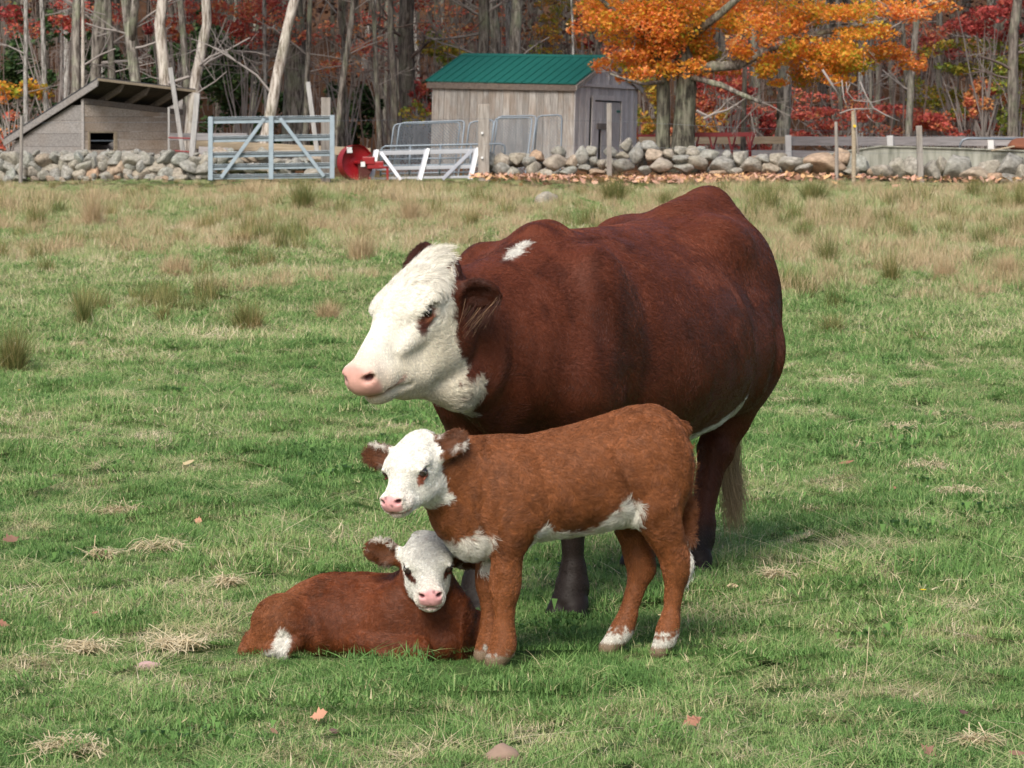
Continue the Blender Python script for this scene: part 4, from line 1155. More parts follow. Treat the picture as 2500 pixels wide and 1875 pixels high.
# ================================================================ maple
B_MAPLE = mat_bark('bark_maple', (.03, .027, .022), (.095, .088, .068), (.19, .18, .14), .8, .30)
def maple():
    d = 78.0; base = ground(1650, d); root = empty('maple_tree', base, 'big double-trunked maple with blazing orange leaves beside the shed', 'tree')
    s = d / FPX; r = np.random.default_rng(31)
    q = lambda x, y, dd=0.0: P(x, y, d + dd) - base
    def limb(pts, rad, name='limb', mat=B_GREY, n=10):
        m = MB(); P2 = [q(*p) for p in pts]; m.tube(P2, [k * s for k in rad], n); return m.build(name, mat, root, smooth=True)
    limb([(1618, 420, .1), (1618, 370, .1), (1620, 260, .1), (1618, 180, .1), (1608, 110, .1), (1590, 40, .1), (1560, -60, .2), (1520, -220, .3)], [24, 18, 16.5, 16.5, 16, 15, 13, 9], 'trunk', B_MAPLE, 14)
    limb([(1668, 425), (1667, 375), (1670, 300), (1676, 220), (1675, 160), (1650, 90), (1640, 20), (1650, -80), (1670, -260)], [42, 30, 26, 25, 24, 20, 17, 15, 11], 'trunk', B_MAPLE, 16)
    limb([(1680, 185), (1740, 162), (1800, 160), (1860, 128), (1935, 92), (1990, 84), (2060, 68), (2150, 52), (2240, 22), (2330, -10)], [15, 14, 12, 12, 9, 7, 6, 4.5, 3.5, 2], 'limb', B_GREY)
    limb([(1690, 188, -.2), (1722, 198, -.3), (1762, 208, -.4), (1800, 226, -.6), (1858, 250, -.8)], [8, 7, 7.5, 6, 5.5], 'dead_limb', B_GREY)
    limb([(1600, 110, 0), (1550, 60, -.3), (1490, 20, -.6), (1430, -40, -.8)], [10, 8, 6, 4])
    limb([(1685, 90, 0), (1750, 40, -.5), (1820, -20, -.9), (1900, -90, -1)], [12, 10, 8, 6])
    limb([(1618, 200, -.1), (1570, 205, -.5), (1530, 195, -.8), (1490, 180, -1)], [6, 4, 3, 2])
    # twigs
    m = MB()
    for (x, y) in ((1990, 84), (2060, 68), (1900, 108), (2120, 60), (1860, 250), (1830, 238), (1800, 160), (1935, 92), (2180, 45), (1740, 162), (1560, 70), (2240, 22), (1500, 180)):
        for _ in range(3): twig_tree(m, q(x, y, r.normal(0, .1)), r.normal(0, 1, 3) * np.array((1, .7, .6)), r.uniform(.5, 1.1), .018, 2, r)
    twig_tree(m, q(1718, 290, -.5), np.array((.9, 0, .4)), .9, .035, 3, r, spread=.8); twig_tree(m, q(1700, 270, -.5), np.array((.6, 0, -.3)), .4, .035, 2, r)
    tag(m.build('twigs', B_TWIG, root), kind='stuff')
    # foliage sprays: photo x, y, rx, ry, tint, count
    SP = [(1480, 30, 60, 35, .62), (1545, 20, 60, 35, .55), (1500, 75, 55, 30, .55), (1540, 60, 45, 25, .9), (1600, 20, 60, 40, .45), (1520, 135, 50, 22, .70), (1490, 160, 30, 18, .75), (1560, 130, 50, 28, .45), (1600, 90, 50, 35, .50), (1590, 145, 55, 28, .40),
          (1640, 160, 45, 24, .50), (1650, 70, 45, 40, .30), (1690, 30, 50, 35, .35), (1700, 90, 45, 30, .55), (1670, 125, 45, 28, .45), (1710, 140, 40, 28, .25), (1740, 165, 32, 18, .40), (1740, 50, 45, 30, .50), (1760, 15, 50, 25, .70), (1690, 165, 30, 20, .5),
          (1820, 15, 50, 25, .55), (1850, 50, 45, 28, .60), (1900, 25, 55, 30, .55), (1800, 110, 30, 22, .65), (1830, 130, 22, 16, .6), (1940, 50, 45, 26, .45), (1990, 20, 60, 28, .30), (1960, 115, 50, 25, .75), (1990, 135, 45, 25, .6), (1930, 120, 28, 25, .4),
          (2030, 120, 45, 28, .25), (1965, 165, 45, 26, .30), (2010, 170, 45, 25, .50), (2055, 165, 45, 26, .55), (2080, 125, 45, 24, .35), (2090, 150, 40, 24, .15), (2130, 130, 42, 20, .45), (2170, 125, 40, 18, .60), (2205, 145, 34, 15, .65), (2235, 158, 26, 12, .6),
          (2060, 30, 55, 22, .5), (2120, 20, 55, 22, .45), (2180, 15, 55, 22, .6), (2150, 75, 50, 16, .5), (2230, 35, 45, 18, .7), (2100, 85, 40, 16, .4), (2290, 10, 45, 16, .7), (1860, 160, 24, 22, .4), (1905, 200, 20, 10, .55), (1885, 95, 30, 22, .55), (1440, 60, 25, 22, .7), (1450, 20, 30, 25, .8), (1520, 190, 12, 8, .75),
          (1880, 175, 30, 16, .3), (1900, 150, 26, 20, .5), (1560, 175, 30, 14, .6), (1630, 120, 50, 30, .5), (1620, 50, 60, 40, .6), (1780, 60, 40, 25, .5), (2040, 195, 35, 12, .5)]
    parts = []
    for (x, y, rx, ry, t) in SP:
        dd = r.normal(0, .7)
        for _ in range(4):
            c = P(x + r.normal(0, rx * .5), y + r.normal(0, ry * .42), d + dd + r.normal(0, .3))
            parts.append(leaf_cloud(c, np.array((rx, rx * .9, ry * .95)) * s * 1.0, int(rx * ry * .115) + 14, .09, r, np.clip(t + r.normal(0, .15), 0, 1), .20, flat=.5))
    for _ in range(95):                                      # crown above the photo
        a = r.uniform(0, 6.28); R = 4.3 * math.sqrt(r.random()); z = r.uniform(5.0, 12.5)
        k = math.sqrt(max(0, 1 - ((z - 7.5) / 5.8) ** 2))
        c = base + np.array((-.2 + math.cos(a) * R * k, math.sin(a) * R * k, z + .4))
        parts.append(leaf_cloud(c, (1.0, 1.0, .45), 130, .17, r, np.clip(r.normal(.5, .15), 0, 1), .15))
    add_foliage(root, 'crown', parts, L_ORANGE)
    # leafless dead top branches behind the peeled post
    g = ground(2100, 75.5); rt = empty('dead_branch', g, 'bare forked grey branches standing behind the pale peeled post', 'branch')
    m = MB(); qq = lambda x, y, dd=0: P(x, y, 75.5 + dd) - g
    for pts, w in (([(2050, 277), (2075, 268), (2090, 266), (2140, 266)], 4), ([(2100, 200), (2115, 235), (2132, 264), (2160, 280), (2196, 296)], 4), ([(2055, 195), (2060, 240), (2072, 270)], 3.4), ([(2008, 170), (2030, 205), (2048, 233)], 6),
                   ([(2066, 200), (2068, 225), (2085, 245), (2130, 250), (2175, 238)], 2.6), ([(2118, 266), (2117, 245), (2105, 240)], 2.4), ([(2116, 280), (2125, 292), (2142, 303)], 2), ([(2075, 205), (2068, 225), (2080, 240)], 2.4), ([(2052, 200), (2035, 205), (2020, 195)], 2), ([(2100, 420), (2092, 340), (2088, 280), (2086, 266)], 5)):
        m.tube([qq(*p) for p in pts], [w * 75.5 / FPX / 2] * (len(pts) - 1) + [w * 75.5 / FPX / 4], 5)
    tag(m.build('twigs', B_TWIG, rt, smooth=True), kind='stuff')
maple()
# ================================================================ cattle
BROWN_COW = np.array((0.104, 0.0275, 0.0125)); BROWN_CALF = np.array((0.228, 0.080, 0.029)); WHITE = np.array((0.80, 0.765, 0.68))
PINK = np.array((0.62, 0.30, 0.27)); DARKLEG = np.array((0.014, 0.0085, 0.006))

def head_sdf(S, a):
    """cattle head in its own frame: x to the muzzle, z out of the forehead, y to the animal's left"""
    if a == 'cow':
        S.ell((-.075, 0, -.005), (.15, .112, .10), .04)
        S.ell((-.05, 0, .052), (.17, .10, .052), .04)
        S.ell((-.185, 0, .050), (.060, .075, .046), .04)
        S.cone((.03, 0, -.005), (.27, 0, -.03), .092, .064, .05, sy=.86)
        S.cone((.02, 0, .045), (.29, 0, .002), .045, .034, .03)
        for y in (-1, 1):
            S.cone((-.06, y * .045, -.155), (.12, y * .028, -.135), .060, .050, .04)
            S.cone((.12, y * .028, -.135), (.25, y * .018, -.098), .050, .034, .04)
            S.ell((-.02, y * .058, -.085), (.125, .050, .12), .04)
            S.ell((.005, y * .088, .052), (.062, .032, .026), .03)
            S.ell((.085, y * .066, -.012), (.10, .026, .03), .03)
            S.ell((.262, y * .038, -.052), (.06, .038, .043), .025)
            S.ell((.312, y * .036, .002), (.032, .028, .026), .02)
        S.ell((.30, 0, -.028), (.056, .064, .05), .025)
        S.ell((.262, 0, -.102), (.056, .046, .032), .02)
        S.cone((.16, 0, -.155), (-.02, 0, -.25), .03, .035, .05, sy=.7)
        for y in (-1, 1): S.ell((.16, y * .040, -.085), (.085, .034, .058), .03)
        # mouth line, nostrils, eyes
        for y in (-1, 1):
            S.cone((.338, 0, -.077), (.29, y * .052, -.082), .005, .005, .016, op='s')
            S.cone((.29, y * .055, -.082), (.20, y * .070, -.122), .006, .004, .016, op='s')
            S.ell((.334, y * .046, -.002), (.022, .014, .012), .012, rot=np.array(Matrix.Rotation(-y * .5, 3, 'Z')), op='s')
            S.ell((.028, y * .112, .034), (.030, .022, .023), .012, op='s')
            S.ell((.026, y * .104, .056), (.036, .010, .007), .008)
            S.ell((.03, y * .103, .010), (.030, .009, .005), .008)
    else:
        S.ell((-.03, 0, .004), (.094, .076, .072), .03)
        S.ell((-.005, 0, .042), (.086, .064, .036), .03)
        S.ell((-.09, 0, .035), (.036, .045, .035), .03)
        S.cone((.03, 0, -.008), (.125, 0, -.014), .056, .040, .03, sy=.86)
        S.cone((.03, 0, .018), (.135, 0, .004), .030, .021, .02)
        for y in (-1, 1):
            S.cone((-.02, y * .03, -.062), (.115, y * .012, -.044), .036, .024, .025)
            S.ell((-.005, y * .034, -.03), (.062, .028, .054), .025)
            S.ell((.015, y * .053, .040), (.034, .018, .013), .018)
            S.ell((.125, y * .023, -.026), (.033, .024, .024), .015)
            S.ell((.148, y * .022, .002), (.018, .016, .014), .012)
        S.ell((.142, 0, -.015), (.028, .036, .028), .015)
        S.ell((.128, 0, -.049), (.030, .027, .018), .012)
        for y in (-1, 1):
            S.cone((.164, 0, -.038), (.14, y * .026, -.042), .0028, .003, .009, op='s')
            S.cone((.14, y * .029, -.042), (.10, y * .036, -.056), .003, .002, .009, op='s')
            S.ell((.161, y * .026, .001), (.012, .0085, .007), .007, rot=np.array(Matrix.Rotation(-y * .5, 3, 'Z')), op='s')
            S.ell((.038, y * .072, .0245), (.020, .013, .0135), .007, op='s')
            S.ell((.036, y * .064, .0400), (.022, .007, .004), .006)
            S.ell((.04, y * .066, .009), (.018, .005, .003), .006)
def ear_sdf(S, base, d, nrm, L, W, th=.016):
    R0, o0, s0 = S.R, S.o, S.sc
    S.set(frame(d, nrm), base, 1.0)
    S.cone((-.02, 0, 0), (L * .35, 0, 0), W * .27, W * .25, .02)
    S.ell((L * .56, 0, 0), (L * .47, W * .5, th), .02)
    S.ell((L * .60, 0, th * 1.35), (L * .37, W * .37, th * 1.5), .01, op='s')
    fr = (S.R, S.o)
    S.set(R0, o0, s0)
    return fr
HC = dict(R=np.array([[-0.4944, 0.7891, -0.3645], [-0.6757, -0.6127, -0.4098], [-0.5468, 0.0437, 0.8362]]), o=np.array((-0.3143, 10.29, 1.0363)))
HS = dict(R=np.array([[-0.38, 0.8857, -0.2667], [-0.7917, -0.4605, -0.4014], [-0.4783, 0.0587, 0.8762]]), o=np.array((-0.2947, 9.665, 0.6052)))
HL = dict(R=np.array([[0.086, 0.9962, 0.0097], [-0.9212, 0.0832, -0.3801], [-0.3794, 0.0238, 0.9249]]), o=np.array((-0.2579, 9.8939, 0.2839)))
def bodyframe(bx, by, ox, oy, oz=0.0):
    x = norm((bx, by, 0)); z = np.array((0, 0, 1.0)); return np.stack([x, np.cross(z, x), z], 1), np.array((ox, oy, oz))

THROAT = P(1114, 944, 10.38)
def make_cow():
    S = Sdf(); BR, BO = bodyframe(-.43, -.903, .316, 11.42)
    S.set(BR, BO)
    tr = [(-1.13, 1.15, 1.00, .04), (-1.08, 1.29, .84, .14), (-1.00, 1.375, .72, .225), (-.85, 1.36, .62, .29), (-.64, 1.325, .545, .345), (-.38, 1.295, .50, .405), (-.05, 1.282, .495, .425),
          (.25, 1.28, .52, .395), (.45, 1.287, .56, .335), (.57, 1.285, .60, .285), (.67, 1.235, .62, .26), (.79, 1.165, .65, .23), (.90, 1.09, .71, .18), (.99, 1.01, .82, .08)]
    S.trunk(tr, .05, nu=1.9, nd=2.3, zc=.40)
    S.cone((.46, 0, 1.258), (.58, 0, 1.252), .045, .035, .07)
    S.cone((-.62, 0, 1.285), (-1.00, 0, 1.335), .05, .05, .08)
    for y in (-1, 1):
        S.ell((-.60, y * .205, 1.20), (.14, .07, .08), .14)
        S.ell((-.87, y * .17, .96), (.19, .140, .28), .10)
        S.ell((-.70, y * .24, .80), (.20, .13, .21), .09)
        S.ell((.54, y * .215, .96), (.16, .11, .27), .09)
        S.ell((.66, y * .20, .80), (.14, .12, .16), .08)
    for yy, dx in ((.11, 0), (-.13, -.04)):
        y = 1 if yy > 0 else -1
        S.cone((-.80 + dx, y * .20, .80), (-.80 + dx, yy + y * .045, .56), .135, .078, .08)
        S.cone((-.80 + dx, yy + y * .04, .58), (-.745 + dx, yy + y * .02, .45), .078, .062, .05)
        S.cone((-.80 + dx, yy + y * .025, .50), (-.775 + dx, yy + y * .02, .43), .045, .043, .04)
        S.cone((-.735 + dx, yy + y * .015, .44), (-.655 + dx, yy, .20), .054, .041, .04)
        S.cone((-.655 + dx, yy, .17), (-.64 + dx, yy, .13), .052, .050, .03)
        S.cone((-.635 + dx, yy, .12), (-.60 + dx, yy, .07), .047, .054, .03)
        for q in (-1, 1): S.cone((-.60 + dx, yy + q * .026, .055), (-.57 + dx, yy + q * .03, .02), .037, .037, .012)
        S.ell((-.675 + dx, yy, .125), (.02, .035, .018), .02)
    for y, dx in ((1, -.03), (-1, 0)):
        yy = y * .165
        S.cone((.62 + dx, y * .19, .72), (.645 + dx, yy, .46), .115, .070, .07)
        S.cone((.65 + dx, yy, .42), (.652 + dx, yy, .36), .066, .061, .04)
        S.cone((.645 + dx, yy, .34), (.64 + dx, yy, .19), .044, .034, .04)
        S.cone((.64 + dx, yy, .15), (.645 + dx, yy, .11), .046, .050, .03)
        S.cone((.65 + dx, yy, .10), (.665 + dx, yy, .06), .050, .057, .03)
        for q in (-1, 1): S.cone((.67 + dx, yy + q * .027, .05), (.70 + dx, yy + q * .031, .018), .040, .040, .012)
        S.ell((.615 + dx, yy, .11), (.02, .035, .018), .02)
    # neck from the shoulder to the poll
    occ = HC['o'] + HC['R'] @ np.array((-.15, 0, -.02)); ob = BR.T @ (occ - BO)
    thr = HC['o'] + HC['R'] @ np.array((-.06, 0, -.15)); tb = BR.T @ (thr - BO)
    S.cone((.66, 0, .98), (ob[0] - .04, ob[1], ob[2] - .05), .225, .105, .10, sy=.92)
    S.cone((.62, 0, 1.08), (ob[0] - .05, ob[1], ob[2] - .02), .10, .062, .08)
    S.cone((.80, 0, .86), (tb[0] - .05, tb[1], tb[2]), .17, .10, .12, sy=.85)
    S.cone((.93, -.01, .78), (tb[0] - .02, tb[1], tb[2] - .045), .06, .028, .08, sy=.6)
    S.cone((.78, 0, .66), (1.0, 0, .80), .07, .05, .08, sy=.7)
    tA = BR.T @ (HC['R'] @ np.array((.15, 0, -.150)) + HC['o'] - BO); tB = BR.T @ (THROAT - BO)
    S.cone(tA, tB, .028, .050, .06, sy=.8); S.cone(tB, (.93, -.01, .84), .05, .09, .08, sy=.8)
    S.set(HC['R'], HC['o'])
    head_sdf(S, 'cow')
    ears = []
    W = lambda p: HC['R'] @ np.array(p) + HC['o']
    ears.append(ear_sdf(S, W((-.125, .082, .0)), (.80, -.10, -.06), (-.45, -.80, -.42), .150, .105, .017))
    ears.append(ear_sdf(S, W((-.12, -.095, .02)), (.34, .35, .80), (-.75, -.6, .1), .165, .115, .018))
    V, F = S.mesh(.0085)
    # ---- gentle rib and muscle relief
    N, _ = mesh_normals(V, F)
    L = (V - BO) @ BR
    H = (V - HC['o']) @ HC['R']
    body = sstep(1.0, .6, L[:, 0]) * sstep(.42, .62, L[:, 2])
    rel = .0045 * vnoise(L * np.array((1, 1, .55)), 5.0, 3) + .0025 * vnoise(L, 13.0, 4)
    curls = sstep(.10, .0, H[:, 0]) * sstep(-.06, .02, H[:, 2]) * (np.abs(H[:, 1]) < .13) * (np.linalg.norm(H, axis=1) < .26) * sstep(.020, .05, np.minimum(np.linalg.norm(H - np.array((.03, .105, .033)), axis=1), np.linalg.norm(H - np.array((.03, -.105, .033)), axis=1)))
    H2 = H + .014 * np.stack([vnoise(H, 28., 90), vnoise(H, 28., 91), vnoise(H, 28., 92)], 1)
    V = V + N * (.0035 * np.abs(vnoise(H2, 60., 9)) * curls)[:, None]
    fl = np.exp(-((L[:, 0] + .42) / .16) ** 2 - ((L[:, 2] - 1.12) / .12) ** 2)    # hollow of the flank
    sh = np.exp(-((L[:, 0] - .38) / .06) ** 2 - ((L[:, 2] - .95) / .28) ** 2)      # groove behind the shoulder
    th = np.exp(-((L[:, 0] + .74 + (L[:, 2] - .8) * .25) / .045) ** 2 - ((L[:, 2] - .8) / .22) ** 2)
    V = V + N * ((rel - .018 * fl - .009 * sh - .014 * th) * body * (np.abs(L[:, 1]) > .12))[:, None]
    return V, F, BR, BO, ears

def cow_color(V, N, BR, BO):
    L = (V - BO) @ BR; H = (V - HC['o']) @ HC['R']; n = len(V)
    j = .012 * vnoise(V, 38.0, 5) + .010 * vnoise(V, 90.0, 6)
    C = np.tile(BROWN_COW, (n, 1)) * (1 + .22 * vnoise(L, 6.0, 7) + .10 * vnoise(L, 17., 8))[:, None]
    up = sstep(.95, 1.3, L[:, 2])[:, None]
    C = C * (1 - up) + C * up * np.array((1.30, 1.25, 1.2))  # back painted lighter, as though lit from above
    def over(w, c): 
        nonlocal C; w = np.clip(w, 0, 1)[:, None]; C = C * (1 - w) + np.asarray(c) * w
    rd = sstep(.05, .6, vnoise(L * np.array((1, 1, .30)) + .02 * vnoise(L, 9., 33)[:, None], 22., 34)) * sstep(.30, .50, L[:, 0])
    over(rd * .5, BROWN_COW * .40)
    rd = sstep(.15, .7, vnoise(L * np.array((.5, 1, .8)), 13., 35)) * sstep(1.10, 1.2, L[:, 2]) * sstep(.45, .3, L[:, 0]) * sstep(-.6, -.4, L[:, 0])
    over(rd * .55, BROWN_COW * .45)
    over(sstep(.85, .60, L[:, 2]) * .35 * (L[:, 0] > -.7), BROWN_COW * .55)  # lower body darkened, its shade painted into the coat
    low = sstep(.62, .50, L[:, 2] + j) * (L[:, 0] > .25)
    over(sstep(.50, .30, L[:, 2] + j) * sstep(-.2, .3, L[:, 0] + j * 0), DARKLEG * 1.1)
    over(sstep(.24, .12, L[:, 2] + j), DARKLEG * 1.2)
    inhead = (H[:, 0] > -.27) & (np.abs(H[:, 1]) < .16) & (H[:, 2] > -.24) & (H[:, 2] < .2)
    # white underline
    under = sstep(.12, .05, np.abs(L[:, 1]) - .06 + j) * sstep(-.55, -.8, N[:, 2]) * (L[:, 2] > .4) * (L[:, 2] < .70)
    over(under * (L[:, 0] < .72), WHITE * np.array((.8, .7, .5)))
    flank = sstep(.030, .015, np.abs(L[:, 2] - np.interp(L[:, 0], [-.62, -.48, -.30, -.10], [.72, .645, .575, .515])) + j * 1.5) * (L[:, 0] < -.12) * (L[:, 0] > -.49) * (L[:, 1] > .10)
    over(flank, WHITE * .85)
    over(sstep(.70, .67, L[:, 2] + j * 3) * sstep(.05, -.15, N[:, 2]) * (L[:, 0] > .28) * (L[:, 0] < .56) * (np.abs(L[:, 1]) < .26) * (L[:, 2] > .54), WHITE * np.array((.92, .80, .58)))
    # withers patch
    w = sstep(.06, .035, np.sqrt(((L[:, 0] - .76) / 1.7) ** 2 + ((L[:, 1] - .025) / .42) ** 2) + j * 2.2) * (L[:, 2] > 1.1)
    over(w, WHITE * .9)
    # throat and dewlap
    dl = sstep(.05, .03, np.abs(L[:, 1] + .02) + j) * sstep(0.0, .5, L[:, 0] - .75) * (L[:, 2] < .93) * (N[:, 2] < .2)
    over(dl * (L[:, 0] > 1.02), WHITE * .82)
    tA = HC['R'] @ np.array((.12, 0, -.185)) + HC['o']; tB = THROAT + np.array((.02, .02, -.02)); dd = tB - tA
    tt = np.clip((V - tA) @ dd / (dd @ dd), 0, 1); ds = np.linalg.norm(V - tA - tt[:, None] * dd, axis=1)
    over(sstep(.078, .062, ds + j) * (N[:, 2] < .35), WHITE * np.array((.92, .88, .78)))
    # white face
    xb = np.interp(H[:, 2], [-.30, -.15, .035, .10, .14], [-.06, -.005, -.085, -.20, -.24]) + j * 1.2
    face = sstep(-.004, .006, H[:, 0] - xb) * inhead
    wv = vnoise(H + .012 * np.stack([vnoise(H, 30., 90), vnoise(H, 30., 91), vnoise(H, 30., 92)], 1), 70., 9)
    fc = WHITE * np.array((1, .985, .95)) * (1 - .13 * sstep(.0, .7, wv) * sstep(.12, .03, H[:, 0]) - .05 * np.abs(vnoise(H, 40., 93)))[:, None]  # shading of the curls painted into the white hair
    cr = (sstep(.02, -.06, H[:, 2]) * .55)[:, None]; fc = fc * (1 - cr) + fc * np.array((.97, .90, .76)) * cr
    over(face, fc)
    # eye patch and muzzle
    for y in (-1, 1):
        e = sstep(1.25, .8, np.sqrt(((H[:, 0] - .045) / .042) ** 2 + ((H[:, 2] - .022 + (H[:, 0] - .045) * .25) / .026) ** 2) + j * 10) * (H[:, 1] * y > .06)
        over(e, (0.20, .070, .035))
        e = sstep(1.2, .8, np.sqrt(((H[:, 0] - .078) / .02) ** 2 + ((H[:, 2] - .004) / .02) ** 2) + j * 10) * (H[:, 1] * y > .05)
        over(e * .9, (0.08, .025, .018))
    m = sstep(.303, .328, H[:, 0] + .25 * np.maximum(-np.abs(H[:, 1]) + .03, 0) + j * .5 - .15 * np.maximum(H[:, 2] - .01, 0)) * (H[:, 2] > -.082)
    over(m * inhead, PINK * (1 + .14 * vnoise(H, 55., 61) + .10 * vnoise(H, 140., 62) - .10 * np.abs(vnoise(H, 90., 63)))[:, None])
    m = m * inhead; over(sstep(.23, .29, H[:, 0]) * .35 * (H[:, 2] > -.08) * inhead, (0.62, .42, .30))
    lip = np.exp(-((H[:, 2] + .082) / .007) ** 2) * sstep(.19, .22, H[:, 0]) * inhead
    over(lip * .8, (0.45, .20, .14))
    for y in (-1, 1):
        over(sstep(1.1, .7, np.sqrt(((H[:, 0] - .326) / .022) ** 2 + ((H[:, 1] - y * .045) / .017) ** 2 + ((H[:, 2] + .002) / .013) ** 2)), (.10, .03, .03))
    return np.clip(C, 0.003, .95), np.where(inhead, face, 0), m

def make_calf_standing():
    S = Sdf(); BR, BO = bodyframe(-.94, -.342, .178, 9.93); S.set(BR, BO)
    tr = [(-.375, .65, .56, .03), (-.355, .71, .50, .085), (-.30, .765, .44, .125), (-.22, .775, .415, .14), (-.10, .745, .395, .155), (.05, .71, .38, .155),
          (.18, .69, .36, .14), (.27, .675, .335, .12), (.35, .64, .36, .085), (.40, .56, .44, .03)]
    S.trunk(tr, .03, nu=1.9, nd=2.2, zc=.44)
    for y in (-1, 1):
        S.ell((-.245, y * .082, .565), (.108, .062, .15), .05)
        S.ell((.22, y * .09, .50), (.085, .05, .13), .05)
    def leg(pts, k=.03):
        for (a, ra), (b, rb) in zip(pts[:-1], pts[1:]): S.cone(a, b, ra, rb, k)
    # left (near) hind, right (far) hind, stepping forward
    leg([((-.24, .085, .47), .074), ((-.315, .075, .305), .039), ((-.322, .07, .27), .035), ((-.305, .062, .12), .0225), ((-.297, .06, .085), .027), ((-.29, .06, .06), .026), ((-.268, .06, .02), .029)])
    leg([((-.22, -.075, .46), .07), ((-.255, -.07, .30), .040), ((-.262, -.07, .26), .037), ((-.215, -.065, .115), .023), ((-.20, -.065, .08), .028), ((-.185, -.065, .055), .027), ((-.15, -.065, .018), .03)])
    leg([((.225, .085, .44), .062), ((.235, .07, .28), .041), ((.237, .066, .235), .038), ((.237, .064, .11), .024), ((.237, .062, .075), .029), ((.245, .062, .05), .029), ((.265, .062, .02), .031)])
    leg([((.230, -.07, .42), .055), ((.240, -.055, .28), .038), ((.242, -.052, .235), .035), ((.242, -.05, .11), .0235), ((.242, -.05, .075), .027), ((.25, -.05, .05), .026), ((.268, -.05, .02), .028)])
    h = lambda p: BR.T @ (HS['R'] @ np.array(p, float) + HS['o'] - BO)
    oc = h((-.075, 0, 0)); tb = h((-.04, 0, -.06))
    S.cone((.24, 0, .57), oc, .115, .066, .05, sy=.9)
    S.cone((.30, 0, .47), tb, .095, .055, .05, sy=.85)
    S.cone((.33, 0, .40), (.38, 0, .46), .06, .06, .05)
    # tail
    leg([((-.345, 0, .70), .03), ((-.372, .01, .60), .020), ((-.372, .02, .45), .015), ((-.366, .03, .36), .013), ((-.360, .03, .27), .009)], .02)
    S.set(HS['R'], HS['o']); head_sdf(S, 'calf')
    W = lambda p: HS['R'] @ np.array(p) + HS['o']
    ears = [ear_sdf(S, W((-.045, .062, .015)), (.60, .30, .56), (-.30, -.94, .25), .118, .082, .010),
            ear_sdf(S, W((-.045, -.062, .02)), (-.93, .10, .10), (.05, -1, .3), .104, .074, .010)]
    V, F = S.mesh(.0045)
    N, _ = mesh_normals(V, F); L = (V - BO) @ BR
    cz = np.exp(-((L[:, 0] + .125 - .35 * (L[:, 2] - .55)) / .016) ** 2) * sstep(.42, .48, L[:, 2]) * sstep(.68, .60, L[:, 2]) * (np.abs(L[:, 1]) > .06)
    V = V - N * (.008 * cz)[:, None]
    V = V + N * ((.0025 * vnoise(L, 11., 3) + .001 * vnoise(L, 40., 4)) * (L[:, 0] < .33))[:, None]
    return V, F, BR, BO, ears
def face_marks(H, C, j, over, kind):
    s = 1.0
    inh = (H[:, 0] > -.14) & (np.abs(H[:, 1]) < .11) & (H[:, 2] > -.13) & (H[:, 2] < .12)
    return inh
def calf_head_color(H, over, j, xb, eyes, muzz_spots):
    inh = (H[:, 0] > -.135) & (np.abs(H[:, 1]) < .088) & (H[:, 2] > -.125) & (H[:, 2] < .11)
    face = sstep(-.003, .004, H[:, 0] - xb) * inh
    over(face, WHITE * (1 + .04 * vnoise(H, 60., 9))[:, None])
    for (ex, ez, rx, rz, y, col) in eyes:
        e = sstep(1.2, .85, np.sqrt(((H[:, 0] - ex) / rx) ** 2 + ((H[:, 2] - ez) / rz) ** 2) + j * 12) * (H[:, 1] * y > .028)
        over(e, col)
    over(sstep(.095, .14, H[:, 0]) * inh * .22, (.75, .52, .42))
    m = sstep(.146, .158, H[:, 0] + .3 * np.maximum(.02 - np.abs(H[:, 1]), 0) + j * .3) * sstep(-.036, -.028, H[:, 2] - .25 * np.abs(H[:, 1]) + .005) * sstep(.038, .030, np.abs(H[:, 1])) * sstep(.020, .014, H[:, 2] + .3 * np.abs(H[:, 1]) - .004)
    over(m, np.array((.70, .35, .345)) * (1 + .14 * vnoise(H, 110., 61) + .10 * vnoise(H, 260., 62))[:, None])
    over(np.exp(-((H[:, 2] + .0415) / .003) ** 2) * sstep(.115, .13, H[:, 0]) * inh * .8, (.50, .20, .18))
    for y in (-1, 1):
        over(sstep(1.1, .7, np.sqrt(((H[:, 0] - .157) / .012) ** 2 + ((H[:, 1] - y * .0255) / .0095) ** 2 + ((H[:, 2] - .001) / .0075) ** 2)), (.12, .03, .035))
    for (y, z, r) in muzz_spots:
        over(sstep(1.2, .8, np.sqrt((H[:, 1] - y) ** 2 + (H[:, 2] - z) ** 2) / r + j * 5) * (H[:, 0] > .13) * .75, (.20, .10, .10))
    return face, m
